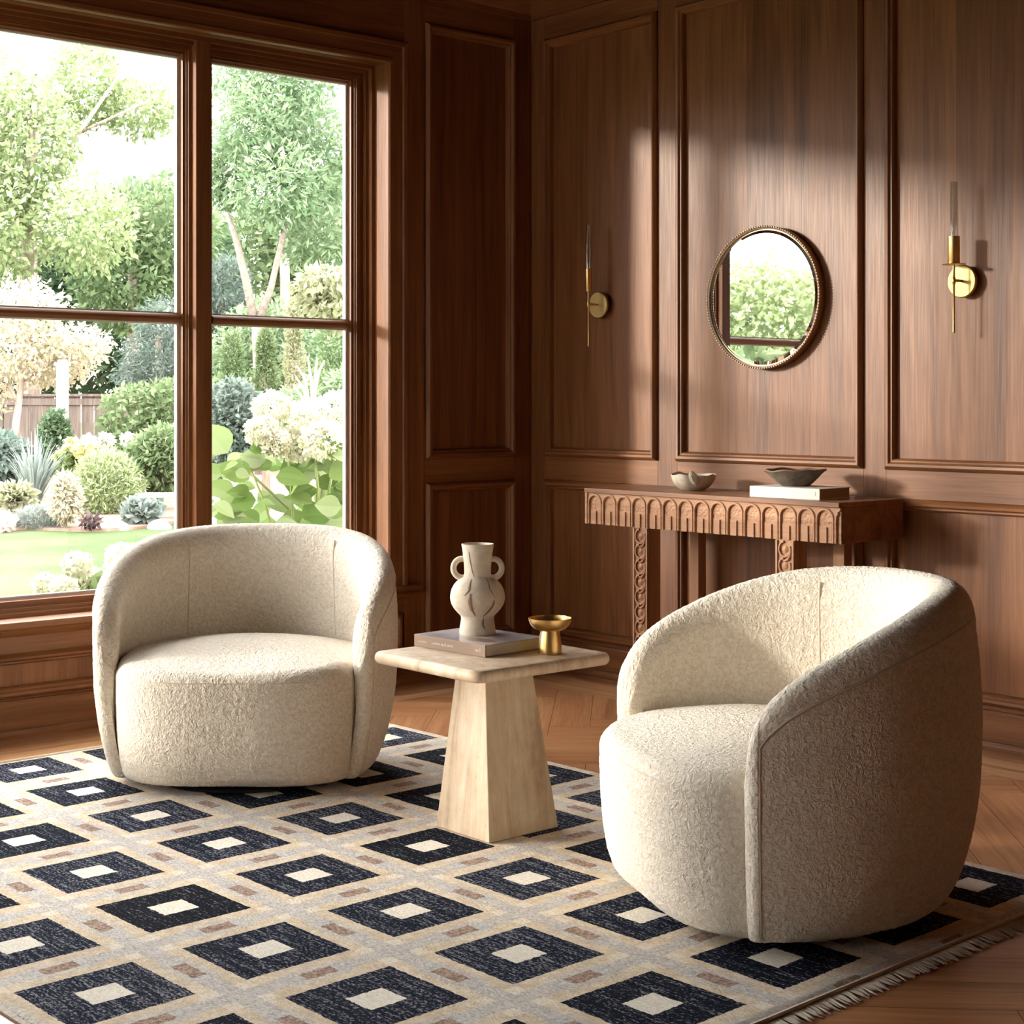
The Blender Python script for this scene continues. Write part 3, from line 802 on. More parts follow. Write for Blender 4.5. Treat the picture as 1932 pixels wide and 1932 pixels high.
def leg(x0, x1, y0, y1, carved):
    l = MB(); l.box(x0, x1, y0, y1, 0.0, CZB + .001)
    lo = W2(l.build('leg', M['carved_v'], cs, smooth=False, bevel=.002))
    if carved:
        g = MB(); xm = (x0 + x1) / 2; y = y0; stp = .0535; r = .0225; k = 0
        g.box(x0 + .001, x0 + .008, y - .006, y + .001, .0, CZB - .002); g.box(x1 - .008, x1 - .001, y - .006, y + .001, .0, CZB - .002)
        z = CZB - .03
        while z > .02:
            sgn = 1
            pts = []
            for q in range(25):
                a = R(100 + 285 * q / 24); pts.append((xm + r * math.cos(a) * 1.02, y - .003, z + r * 1.08 * math.sin(a)))
            # tail sweeping down to the next ring
            g.tube(pts, .0042, 7)
            pts = [(xm + .024 * math.cos(R(20 - 130 * q / 10)), y - .003, z - .004 + .033 * math.sin(R(20 - 130 * q / 10))) for q in range(11)]
            g.tube(pts, [.0046] * 8 + [.004, .003, .002], 7)
            # boss
            g.add([(xm + .012 * math.cos(a_) * f_, y - .0045 * (1 - f_ * f_) - .0008, z + .013 * math.sin(a_) * f_) for f_ in (1, .75, .4, .02) for a_ in [2 * math.pi * q / 12 for q in range(12)]],
                  [(i * 12 + q, i * 12 + (q + 1) % 12, (i + 1) * 12 + (q + 1) % 12, (i + 1) * 12 + q) for i in range(3) for q in range(12)])
            z -= stp
        c = g.build('carved_scroll', M['carved_v'], lo, auto=60); c.location = (0, 0, 0)
for (x0, x1) in ((.942, 1.014), (1.588, 1.664)):
    leg(x0, x1, -.352, -.290, True); leg(x0 + .015, x1 - .015, -.078, -.036, False)

# stoneware bowl with a pinched fold
bw = tag(empty('stoneware_bowl', (1.072, -.185, CZ), YAW - R(90)), 'small pale stoneware bowl with a folded leaf-like rim, on the console', 'bowl')
def wb(r, z, a):
    rim = max(0, (z - .02) / .04)
    f = 1 + .05 * mnoise.noise((math.cos(a) * 1.6, math.sin(a) * 1.6, 4)) * rim
    f -= .16 * rim * math.exp(-((math.degrees(a) - 262) / 14) ** 2)
    f -= .10 * rim * math.exp(-((math.degrees(a) - 130) / 16) ** 2)
    return r * f, z * (1 + .10 * rim * mnoise.noise((math.cos(a) * 2, math.sin(a) * 2, 9))) + .006 * rim * math.exp(-((math.degrees(a) - 130) / 20) ** 2)
MB().lathe([(0, 0), (.036, 0), (.042, .003), (.055, .011), (.067, .023), (.075, .038), (.0785, .052), (.078, .058), (.075, .0575), (.0725, .051), (.069, .038), (.060, .024), (.045, .014), (0, .010)], 96, wob=wb).build('bowl_body', M['bowl'], bw, auto=60)
lf = MB(); nl = 14
for i in range(nl + 1):          # cupped leaf lying over the rim
    t_ = i / nl; wv = .0165 * math.sin(math.pi * min(1, t_ * .82 + .18)) ** .8 + .001
    for k in range(9):
        s = (k - 4) / 4
        lf.v.append((-.012 + .010 * (1 - t_) + s * wv - .006 * (t_ - .5), -.070 - .010 * (1 - s * s) * (1 - t_ * .5) * .6 - .010 * t_ * (1 - t_) * 2, .024 + .046 * t_ + .004 * s * s))
for i in range(nl):
    for k in range(8): lf.f.append((i * 9 + k, i * 9 + k + 1, (i + 1) * 9 + k + 1, (i + 1) * 9 + k))
lf.m = [0] * len(lf.f)
lo = lf.build('folded_leaf', M['bowl'], bw, auto=180); so_ = lo.modifiers.new('t', 'SOLIDIFY'); so_.thickness = .004; so_.offset = 0
sb = lo.modifiers.new('s', 'SUBSURF'); sb.levels = sb.render_levels = 1
MB().tube([(-.016, -.081, .056), (-.010, -.079, .040), (.000, -.074, .024), (.004, -.067, .016)], [.003, .003, .0026, .0015], 8).build('stem', M['bowl'], bw)

# white book and dark bowl
M['white_cover'] = simple('off_white_cloth', (.70, .655, .585), .7); M['ink'] = simple('dark_ink', (.05, .04, .035), .6)
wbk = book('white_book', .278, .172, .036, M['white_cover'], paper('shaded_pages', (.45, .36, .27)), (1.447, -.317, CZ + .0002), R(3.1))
tag(wbk, 'large off-white book lying on the console under the dark bowl', 'book')
sp = [c for c in wbk.children if c.name.startswith('spine')][0]
text('spine_mark', '}', .014, M['ink'], sp, (.262, -.0019, .020), (R(90), 0, 0), 'CENTER')
db = tag(empty('shallow_bowl', (1.552, -.212, CZ + .0364), YAW - R(90)), 'wide dark shallow bowl resting on the off-white book', 'bowl')
def wd_(r, z, a):
    rim = max(0, (z - .01) / .04)
    return r * (1 + .035 * rim * mnoise.noise((math.cos(a) * 1.3, math.sin(a) * 1.3, 2))), z + .006 * rim * mnoise.noise((math.cos(a) * 1.8 + 3, math.sin(a) * 1.8, 5)) + .002 * rim * math.cos(a)
MB().lathe([(0, 0), (.044, 0), (.050, .003), (.060, .012), (.076, .027), (.090, .042), (.101, .0505), (.098, .0525), (.088, .046), (.07, .030), (.052, .014), (0, .008)], 96, wob=wd_).build('bowl_body', M['dark_bowl'], db, auto=60)
rim = []
for k in range(96):
    a = 2 * math.pi * k / 96; r, z = wd_(.1005, .052, a); rim.append((r * math.cos(a), r * math.sin(a), z))
MB().tube(rim, .0032, 8, closed=True).build('rim', M['dark_rim'], db)

# ------------------------------------------------------------------ round mirror
mr = tag(empty('round_mirror', (1.254, 0, 1.446)), 'round mirror in a thin beaded brass frame, on the panelled wall above the console', 'mirror'); mr.rotation_euler = (0, 0, R(1.5)); mr.location.y = -.004
def wall_lathe(prof, n=96):     # profile (r, distance from the wall)
    m = MB(); m.lathe(prof, n); m.v = [(x, -z, y) for (x, y, z) in m.v]; return m
RM = .250
M['frame'] = brass('aged_brass', (.40, .28, .18), .42); M['pearl'] = brass('pale_bead_metal', (.66, .54, .42), .4)
wall_lathe([(RM - .006, -.010), (RM, -.010), (RM + .001, .020), (RM, .026), (RM - .004, .028), (RM - .008, .026), (RM - .009, .020), (RM - .006, .018)], 128).build('frame', M['frame'], mr, auto=40)
wall_lathe([(0, .0205), (RM - .024, .0205), (RM - .008, .0170), (RM - .008, .012), (0, .012)], 128).build('mirror_glass', M['mirror'], mr, auto=4)
bd = MB()
for k in range(150):
    a = 2 * math.pi * k / 150; c = Vector(((RM - .0005) * math.cos(a), -.0275, (RM - .0005) * math.sin(a)))
    bm_ = bmesh.new(); bmesh.ops.create_icosphere(bm_, subdivisions=1, radius=.0042)
    bd.add([tuple(v.co + c) for v in bm_.verts], [tuple(v.index for v in f.verts) for f in bm_.faces]); bm_.free()
bd.build('beading', M['pearl'], mr, auto=180)

# ------------------------------------------------------------------ sconces
def sconce(x, out, rc, rg, saucer, label):
    s = tag(empty('wall_sconce', (x, -.011, 1.458)), label, 'wall lamp', 'brass candle sconces')
    pr = wall_lathe([(0, .009), (.040, .009), (.048, .009), (.049, .009), (.0515, .007), (.052, .003), (.052, 0), (0, 0)], 64); pr.build('backplate', M['brass_light'], s, auto=25)
    o = out - .011
    MB().tube([(0, -.006, .001), (0, -o * .5, .001), (0, -o * .55, .001), (0, -o, 0)], [.0042, .0042, .0052, .0052], 14).build('arm', M['brass'], s)
    MB().lathe([(.0, -.164), (.0036, -.164), (.0042, -.160), (.0042, -.158), (.0036, -.154), (.0036, -.012), (.0060, -.008), (.0060, .008), (.0036, .012), (.0036, .052), (0, .052)], 16, c=(0, -o)).build('stem', M['brass'], s)
    MB().lathe([(0, .050), (rc - .001, .050), (rc, .052), (rc, .138), (rc - .0015, .139), (rc - .0025, .137), (rc - .003, .07), (0, .07)], 32, c=(0, -o)).build('candle_cup', M['brass'], s, auto=50)
    if saucer: MB().lathe([(0, .048), (rc * 1.95, .0505), (rc * 1.98, .052), (rc * 1.95, .0525), (0, .051)], 40, c=(0, -o)).build('drip_saucer', M['brass'], s, auto=50)
    MB().lathe([(rg, .072), (rg, .308), (rg - .0006, .309), (rg - .0022, .309), (rg - .0028, .308), (rg - .0028, .072)], 32, c=(0, -o)).build('glass_tube', M['tube'], s, auto=50)
sconce(.416, .070, .0132, .0118, False, 'brass candle sconce on the wall panel nearest the room corner')
sconce(2.058, .060, .0182, .0118, True, 'brass candle sconce with a drip saucer, on the wall panel past the mirror')

# ------------------------------------------------------------------ garden outside the window
GZ = -.25
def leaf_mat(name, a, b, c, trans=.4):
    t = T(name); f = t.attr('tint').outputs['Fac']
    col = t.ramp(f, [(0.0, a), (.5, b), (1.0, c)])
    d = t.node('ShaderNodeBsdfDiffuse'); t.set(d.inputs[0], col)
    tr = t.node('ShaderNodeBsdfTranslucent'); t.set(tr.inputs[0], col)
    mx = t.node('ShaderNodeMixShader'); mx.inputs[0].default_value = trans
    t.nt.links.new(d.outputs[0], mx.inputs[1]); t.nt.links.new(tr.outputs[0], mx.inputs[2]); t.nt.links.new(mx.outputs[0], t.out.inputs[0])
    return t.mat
L = {}
L['light'] = leaf_mat('light_green_leaves', (0.155, 0.219, 0.091), (0.273, 0.337, 0.173), (0.437, 0.474, 0.310))
L['mid'] = leaf_mat('mid_green_leaves', (0.069, 0.118, 0.053), (0.126, 0.186, 0.089), (0.243, 0.292, 0.170))
L['deep'] = leaf_mat('deep_green_leaves', (0.034, 0.073, 0.039), (0.077, 0.126, 0.068), (0.153, 0.207, 0.122))
L['blue'] = leaf_mat('blue_green_needles', (0.065, 0.104, 0.088), (0.119, 0.160, 0.138), (0.207, 0.245, 0.218))
L['feather'] = leaf_mat('feathery_leaves', (.10, .17, .09), (.175, .255, .14), (.32, .38, .26))
L['pale'] = leaf_mat('pale_blossom_leaves', (.38, .345, .23), (.50, .46, .345), (.58, .55, .45))
L['gold'] = leaf_mat('golden_leaves', (0.192, 0.211, 0.109), (0.282, 0.294, 0.179), (0.358, 0.358, 0.262))
L['bright'] = leaf_mat('bright_broad_leaves', (0.076, 0.129, 0.033), (0.123, 0.180, 0.057), (0.209, 0.247, 0.133), .5)
L['silver'] = leaf_mat('silvery_leaves', (0.109, 0.145, 0.123), (0.188, 0.231, 0.209), (0.289, 0.318, 0.310))
L['cream'] = leaf_mat('cream_petals', (.44, .45, .28), (.60, .59, .46), (.66, .65, .58), .35)
L['white'] = leaf_mat('white_petals', (.55, .55, .43), (.65, .645, .58), (.70, .69, .66), .35)
L['yellow'] = leaf_mat('yellow_petals', (.42, .40, .14), (.56, .52, .24), (.64, .59, .37), .35)
L['pink'] = leaf_mat('pink_petals', (.60, .36, .34), (.78, .56, .52), (.88, .74, .66), .35)
bark = T('grey_bark'); _n = bark.noise(bark.map(bark.coord(), (14, 14, 3)), 1, 5, .6)
bark.bsdf(Base_Color=bark.ramp(_n, [(.35, (.17, .13, .10)), (.6, (.40, .34, .28))]), Roughness=.9); M['bark'] = bark.mat
M['stem_green'] = simple('green_stem', (.16, .20, .06), .7)
M['pale_bark'] = ceramic('pale_bark', (.13, .105, .085), (.24, .205, .175), .9, 12)

def leaves(name, blobs, N, size, mat, parent, seed=0, up=.3, fold=.25, aspect=.5, shell=.55, kind=None):
    """N folded leaves filling ellipsoids (centre, radii)"""
    g = np.random.default_rng(seed)
    w = np.array([max(b[1]) ** 2 for b in blobs]); w = w / w.sum()
    idx = g.choice(len(blobs), N, p=w)
    c = np.array([list(b[0]) for b in blobs])[idx]; r = np.array([list(b[1]) for b in blobs])[idx]
    d = g.normal(size=(N, 3)); d /= np.linalg.norm(d, axis=1)[:, None]
    rad = shell + (1 - shell) * g.random(N) ** .6
    rad *= 1 + .16 * np.array([mnoise.noise((float(q[0] * 2.3 + seed), float(q[1] * 2.3), float(q[2] * 2.3))) for q in d])
    P = c + d * r * rad[:, None]
    ax = g.normal(size=(N, 3)) + d * .8; ax[:, 2] -= up; ax /= np.linalg.norm(ax, axis=1)[:, None]
    sd_ = np.cross(ax, g.normal(size=(N, 3))); sd_ /= np.linalg.norm(sd_, axis=1)[:, None]
    nm = np.cross(ax, sd_); s = size * (.6 + .8 * g.random(N))[:, None]
    v0 = P; v1 = P + ax * s * .5 + sd_ * s * aspect * .5 + nm * s * fold * .3; v2 = P + ax * s; v3 = P + ax * s * .5 - sd_ * s * aspect * .5 + nm * s * fold * .3
    V = np.stack([v0, v1, v2, v3], 1).reshape(-1, 3)
    if parent: V = V - np.array(parent.location)
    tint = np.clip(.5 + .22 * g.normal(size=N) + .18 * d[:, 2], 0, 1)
    return leaf_mesh(name, V, N, tint, mat, parent, kind)
def leaf_mesh(name, V, N, tint, mat, parent, kind=None):
    me = bpy.data.meshes.new(name); me.vertices.add(4 * N); me.vertices.foreach_set('co', np.asarray(V, dtype=np.float32).ravel())
    me.loops.add(4 * N); me.loops.foreach_set('vertex_index', np.arange(4 * N, dtype=np.int32))
    me.polygons.add(N); me.polygons.foreach_set('loop_start', np.arange(0, 4 * N, 4, dtype=np.int32))
    me.update(calc_edges=True); me.materials.append(mat)
    a = me.attributes.new('tint', 'FLOAT', 'FACE'); a.data.foreach_set('value', np.asarray(tint, dtype=np.float32))
    o = bpy.data.objects.new(name, me); link(o, parent)
    if kind: o['kind'] = kind
    return o
def px_blob(x0, x1, y0, y1, d, deep=None):
    c = at((x0 + x1) / 2, (y0 + y1) / 2, d); rx = (x1 - x0) / 2 * d / FPX; rz = (y1 - y0) / 2 * d / FPX
    return (c, (max(rx, .05), max(rx if deep is None else deep, .05), rz))
GS = 1.3
def gd(d): return d * GS if d > 12.4 else d
def rel(p, o): return tuple(Vector(p) - Vector(o.location))
def root_at(name, px, d):
    p = at(px, HOR, d); return empty(name, (p.x, p.y, GZ))
def plant(name, label, cat, px, d, blobs, N, size, mat, seed, trunk=None, group=None, tmat=None, part='foliage', **kw):
    k = gd(d) / d; d = gd(d); size *= k
    o = tag(root_at(name, px, d), label, cat, group)
    bl = [px_blob(*b[:4], d + (b[4] if len(b) > 4 else 0)) for b in blobs]
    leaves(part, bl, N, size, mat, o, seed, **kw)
    if not trunk:
        b0 = bl[0][0]; MB().tube([(0, 0, 0), rel((b0.x, b0.y, b0.z), o)], .012, 6).build('stem', M['stem_green'], o)
    for t_ in (trunk or []):
        pts = [at(x, y, d) for x, y, r in t_]
        if t_ is trunk[0]: pts[0].z = GZ
        MB().tube([rel(p, o) for p in pts], [r * k for x, y, r in t_], 9).build('trunk' if t_ is trunk[0] else 'branch', tmat or M['bark'], o, auto=180)
    return o

def lawn_mat():
    t = T('mown_lawn'); v = t.coord('Object'); n = t.noise(v, 1.3, 4, .6); f = t.noise(t.map(v, (40, 40, 1)), 1, 4, .7)
    c = t.ramp(t.m('ADD', t.m('MULTIPLY', n, .5), t.m('MULTIPLY', f, .5)), [(.35, (.036, .060, .020)), (.5, (.060, .090, .036)), (.65, (.10, .13, .06))])
    t.bsdf(Base_Color=c, Roughness=.9, Specular_IOR_Level=.1, Normal=t.bump(f, .6, .03)); return t.mat
mb = MB(); mb.add([(-90, -60, GZ), (-.22, -60, GZ), (-.22, 90, GZ), (-90, 90, GZ)], [(0, 1, 2, 3)])
mb.build('lawn', lawn_mat(), smooth=False, kind='structure')
# planting bed of dark soil
mb = MB(); M['soil'] = ceramic('dark_soil', (.09, .055, .04), (.22, .145, .11), .95, 9)
vs = []; pe = [(-260, 1003, 0), (-60, 1004, 0), (60, 1000, 0), (170, 1004, 0), (250, 1000, 0), (330, 988, 0), (420, 985, 0), (520, 985, 0), (700, 985, 0), (820, 985, 0)]
def ground(px, py, z=GZ): d = FPX * (CAM.z - z) / (py - HOR); return at(px, py, d)
fr = [ground(x, y) for x, y, _ in pe]; bk_ = [at(x, 1, 60) for x, y, _ in pe]
for p, q in zip(fr, bk_): vs += [(p.x, p.y, GZ + .03), (q.x, q.y, GZ + .03), (p.x + .02, p.y - .02, GZ - .02)]
k_ = len(fr); fs = []
for i in range(k_ - 1): fs += [(3 * i, 3 * i + 3, 3 * i + 4, 3 * i + 1), (3 * i + 2, 3 * i + 5, 3 * i + 3, 3 * i)]
mb.add(vs, fs); mb.build('ground_bed', M['soil'], smooth=False, kind='structure')

# --- far trees
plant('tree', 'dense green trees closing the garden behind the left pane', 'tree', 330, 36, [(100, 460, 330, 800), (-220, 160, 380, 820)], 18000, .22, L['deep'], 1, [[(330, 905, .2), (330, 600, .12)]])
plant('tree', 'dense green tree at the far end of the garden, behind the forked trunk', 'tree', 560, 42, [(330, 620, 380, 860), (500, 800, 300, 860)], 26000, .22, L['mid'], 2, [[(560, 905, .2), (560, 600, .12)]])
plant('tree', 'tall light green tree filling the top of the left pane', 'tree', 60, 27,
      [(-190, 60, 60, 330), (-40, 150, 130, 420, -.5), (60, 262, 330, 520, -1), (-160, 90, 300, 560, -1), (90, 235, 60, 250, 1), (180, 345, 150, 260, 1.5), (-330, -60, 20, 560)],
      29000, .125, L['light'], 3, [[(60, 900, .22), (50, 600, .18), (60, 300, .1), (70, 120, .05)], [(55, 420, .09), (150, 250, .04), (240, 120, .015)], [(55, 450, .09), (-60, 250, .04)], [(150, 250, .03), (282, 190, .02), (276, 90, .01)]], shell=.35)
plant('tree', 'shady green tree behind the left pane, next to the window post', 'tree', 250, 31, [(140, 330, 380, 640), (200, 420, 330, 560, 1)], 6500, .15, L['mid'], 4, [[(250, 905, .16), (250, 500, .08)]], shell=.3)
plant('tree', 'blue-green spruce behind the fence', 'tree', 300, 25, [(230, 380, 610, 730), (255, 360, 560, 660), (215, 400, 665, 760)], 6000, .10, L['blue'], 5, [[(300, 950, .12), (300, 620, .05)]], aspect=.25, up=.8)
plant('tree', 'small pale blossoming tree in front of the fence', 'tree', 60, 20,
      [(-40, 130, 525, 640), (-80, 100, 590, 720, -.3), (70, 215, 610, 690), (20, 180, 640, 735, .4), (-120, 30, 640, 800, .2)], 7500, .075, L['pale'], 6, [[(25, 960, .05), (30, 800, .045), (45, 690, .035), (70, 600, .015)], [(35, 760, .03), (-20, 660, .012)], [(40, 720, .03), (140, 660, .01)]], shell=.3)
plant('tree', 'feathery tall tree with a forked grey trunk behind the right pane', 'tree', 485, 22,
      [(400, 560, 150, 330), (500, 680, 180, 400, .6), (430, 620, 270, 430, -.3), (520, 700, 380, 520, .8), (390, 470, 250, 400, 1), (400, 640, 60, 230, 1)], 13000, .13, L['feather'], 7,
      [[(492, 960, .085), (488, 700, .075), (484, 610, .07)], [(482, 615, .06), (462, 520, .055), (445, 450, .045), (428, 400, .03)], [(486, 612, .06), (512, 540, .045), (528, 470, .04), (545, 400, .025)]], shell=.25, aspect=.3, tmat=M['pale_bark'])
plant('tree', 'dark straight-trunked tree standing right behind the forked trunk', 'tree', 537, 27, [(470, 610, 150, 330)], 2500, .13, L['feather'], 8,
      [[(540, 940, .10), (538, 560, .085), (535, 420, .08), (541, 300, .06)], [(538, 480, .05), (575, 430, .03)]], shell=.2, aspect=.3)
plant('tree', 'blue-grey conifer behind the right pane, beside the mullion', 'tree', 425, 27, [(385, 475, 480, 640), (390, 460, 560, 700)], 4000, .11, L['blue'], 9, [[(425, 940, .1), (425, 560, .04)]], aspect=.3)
plant('tree', 'golden-leaved branch tree at the right edge of the right pane', 'tree', 640, 14, [(560, 700, 500, 560), (580, 720, 540, 620), (548, 640, 520, 580, .2)], 1500, .085, L['gold'], 10, [[(690, 1010, .05), (690, 700, .04), (660, 560, .02), (580, 520, .008)]], shell=.2, up=.9)
for i, (x0, x1, y0, y1, dd, lab) in enumerate(((400, 478, 625, 840, 17, 'bright green conifer nearest the window post'), (472, 532, 618, 800, 17.5, 'slim bright green conifer below the forked trunk'),
                                      (530, 580, 560, 800, 18.5, 'slim yellow-green conifer between two taller ones'), (566, 700, 585, 820, 16, 'broad green conifer at the right edge of the pane'))):
    w = (x1 - x0)
    plant('conifer', lab, 'conifer', (x0 + x1) / 2, dd, [(x0, x1, (y0 + 2 * y1) / 3, y1), (x0 + w * .12, x1 - w * .12, (2 * y0 + y1) / 3, (y0 + 3 * y1) / 4), (x0 + w * .26, x1 - w * .26, y0, (y0 + y1) / 2)], 3800, .055, L['gold'] if i == 2 else L['mid'], 20 + i,
          [[((x0 + x1) / 2, y1 + 90, .05), ((x0 + x1) / 2, (y0 + y1) / 2, .03)]], group='conifers behind the right pane', aspect=.3, up=-.6)

plant('shrub', 'tall soft green shrub closing the gap behind the conifers', 'shrub', 505, 23, [(395, 600, 560, 800), (440, 680, 600, 840)], 9000, .10, L['feather'], 95, shell=.3)
# --- fence and post
M['fence'] = wood('weathered_fence', 2, dark=(.05, .039, .033), mid=(.09, .071, .060), light=(.14, .112, .097), coat=0, rough=.9, seed=8.1)
fp = at(130, HOR, 30); fe = tag(empty('garden_fence', (fp.x, fp.y, GZ)), 'weathered brown board fence at the back of the garden', 'fence')
pa, pb = at(-330, HOR, 30.6), at(300, HOR, 30)
nb = 26; dv_ = (Vector((pb.x, pb.y, 0)) - Vector((pa.x, pa.y, 0))); ang = math.atan2(dv_.y, dv_.x); Lf = dv_.length
ztop = at(0, 748, 30).z - GZ
x0_ = Vector((pa.x - fp.x, pa.y - fp.y, 0))
mb = MB(); rnd = random.Random(5)
for i in range(nb):
    a = i * Lf / nb + .012; b = (i + 1) * Lf / nb - .012; o_ = rnd.uniform(-.008, .008)
    mb.box(a, b, o_, o_ + .025, 0, ztop)
def fpart(mb, name): o = mb.build(name, M['fence'], fe, smooth=False); o.location = x0_; o.rotation_euler = (0, 0, ang); return o
fpart(mb, 'board_panel')
mb = MB(); mb.box(-.05, Lf + .05, -.05, .08, ztop, ztop + .05); mb.box(-.05, Lf + .05, -.03, .02, ztop - .16, ztop - .04); fpart(mb, 'cap_rail')
pp = at(118, HOR, 24.7); po = tag(empty('garden_post', (pp.x, pp.y, GZ)), 'white square post standing in front of the fence', 'post')
M['white_paint'] = simple('white_paint', (.85, .84, .80), .6)
zt_ = at(118, 690, 24.7).z - GZ
MB().box(-.07, .07, -.07, .07, 0, zt_).build('shaft', M['white_paint'], po, smooth=False, bevel=.006)
mb = MB(); mb.box(-.095, .095, -.095, .095, zt_, zt_ + .05); mb.box(-.055, .055, -.055, .055, zt_ + .05, zt_ + .09); mb.build('cap', M['white_paint'], po, smooth=False, bevel=.006)

# --- shrubs and perennials behind the left pane
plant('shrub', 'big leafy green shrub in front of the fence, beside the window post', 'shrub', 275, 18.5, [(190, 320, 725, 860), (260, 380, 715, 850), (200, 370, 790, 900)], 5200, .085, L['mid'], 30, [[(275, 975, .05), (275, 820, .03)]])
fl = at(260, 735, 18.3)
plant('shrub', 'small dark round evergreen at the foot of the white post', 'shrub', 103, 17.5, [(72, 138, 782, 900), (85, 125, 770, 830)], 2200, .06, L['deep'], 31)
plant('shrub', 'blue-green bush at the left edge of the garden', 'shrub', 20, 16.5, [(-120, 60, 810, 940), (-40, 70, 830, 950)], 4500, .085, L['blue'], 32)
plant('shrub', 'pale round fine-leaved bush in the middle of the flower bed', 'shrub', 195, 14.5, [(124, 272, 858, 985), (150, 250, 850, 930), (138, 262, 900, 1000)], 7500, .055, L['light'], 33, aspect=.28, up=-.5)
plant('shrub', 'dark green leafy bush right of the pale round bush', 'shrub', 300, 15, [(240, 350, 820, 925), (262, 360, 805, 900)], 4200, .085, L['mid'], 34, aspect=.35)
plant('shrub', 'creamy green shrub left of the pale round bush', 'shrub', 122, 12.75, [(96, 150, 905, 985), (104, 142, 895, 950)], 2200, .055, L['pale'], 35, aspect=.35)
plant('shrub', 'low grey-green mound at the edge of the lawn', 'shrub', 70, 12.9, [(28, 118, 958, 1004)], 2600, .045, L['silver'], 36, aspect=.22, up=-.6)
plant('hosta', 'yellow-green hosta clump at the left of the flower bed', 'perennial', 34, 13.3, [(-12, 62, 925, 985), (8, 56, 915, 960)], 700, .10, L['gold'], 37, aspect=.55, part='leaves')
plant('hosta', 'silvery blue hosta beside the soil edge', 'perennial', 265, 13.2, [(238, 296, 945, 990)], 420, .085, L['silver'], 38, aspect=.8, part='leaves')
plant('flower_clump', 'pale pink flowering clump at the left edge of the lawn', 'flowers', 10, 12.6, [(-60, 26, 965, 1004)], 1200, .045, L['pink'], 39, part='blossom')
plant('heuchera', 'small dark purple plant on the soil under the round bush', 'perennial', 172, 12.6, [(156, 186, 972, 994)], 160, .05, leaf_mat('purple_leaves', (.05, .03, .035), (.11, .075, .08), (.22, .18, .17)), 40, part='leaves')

def blade_clump(name, label, px, d, ybase, ytop, spread, N, mat, seed):
    d = gd(d)
    o = tag(root_at(name, px, d), label, 'ornamental grass', kind='thing'); g = random.Random(seed); V = []; tint = []
    p0 = at(px, ybase, d); p0.z = GZ; h = at(px, ytop, d).z - GZ; sp = spread * d / FPX
    for i in range(N):
        a = g.uniform(0, 2 * math.pi); f = g.random() ** .7; out = Vector((math.cos(a), math.sin(a), 0)); sdv = Vector((-math.sin(a), math.cos(a), 0))
        hh = h * g.uniform(.65, 1.05); w = g.uniform(.016, .028); prev = None; q0 = p0 + out * .05
        for k in range(6):
            s0, s1 = k / 6, (k + 1) / 6
            f0 = lambda s: q0 + out * sp * f * s ** 1.5 + Vector((0, 0, hh * (s - .30 * f * s * s * s)))
            A, B = f0(s0), f0(s1); w0, w1 = w * (1 - s0 * .9), w * (1 - s1 * .9)
            V += [A - sdv * w0, A + sdv * w0, B + sdv * w1, B - sdv * w1]; tint.append(min(1, max(0, .45 + .3 * s0 + g.uniform(-.2, .2))))
    V = np.array([list(v) for v in V]) - np.array(o.location)
    leaf_mesh('blades', V, len(tint), tint, mat, o)
blade_clump('yucca', 'spiky blue-green grass clump left in the flower bed', 64, 14.9, 935, 805, 70, 130, L['silver'], 1)
blade_clump('plume_grass', 'tuft of slim grass behind the dark leafy bush', 300, 16, 880, 795, 40, 60, L['silver'], 2)

def flower_heads(o, heads, d, mat, seed, n=320, size=.03, part='flower_head'):
    k = gd(d) / d; d = gd(d); size *= k
    for i, (x, y, r) in enumerate(heads):
        rr_ = r * d / FPX; c = at(x, y, d + .15 * math.sin(i * 2.1)); leaves(part, [(c, (rr_, rr_, rr_ * .85))], n, size, mat, o, seed + i, aspect=.85, shell=.8)
def stems(o, lst, d, r=.008, mat=None):
    d = gd(d)
    for pts in lst: MB().tube([rel(at(x, y, d), o) for x, y in pts], r, 6).build('stem', mat or M['stem_green'], o, auto=180)
hy = plant('hydrangea', 'yellow-green hydrangea with flat flower heads behind the round bush', 'hydrangea', 145, 16, [(110, 185, 850, 900)], 500, .09, L['bright'], 50, part='leaves')
flower_heads(hy, [(138, 838, 9), (126, 852, 9), (150, 848, 10), (166, 846, 9), (140, 860, 9), (158, 858, 9), (186, 850, 7), (112, 862, 8)], 15.9, L['yellow'], 51, 160, .045)
hy = plant('hydrangea', 'green bush with three round white flower heads on stalks', 'hydrangea', 205, 16.8, [(160, 250, 850, 905)], 420, .09, L['mid'], 60, part='leaves')
flower_heads(hy, [(168, 833, 10.5), (201, 830, 10.5), (241, 829, 9)], 16.6, L['white'], 61, 260, .045)
stems(hy, [[(168, 842), (170, 890)], [(201, 840), (203, 890)], [(241, 838), (232, 890)]], 16.6, .012)

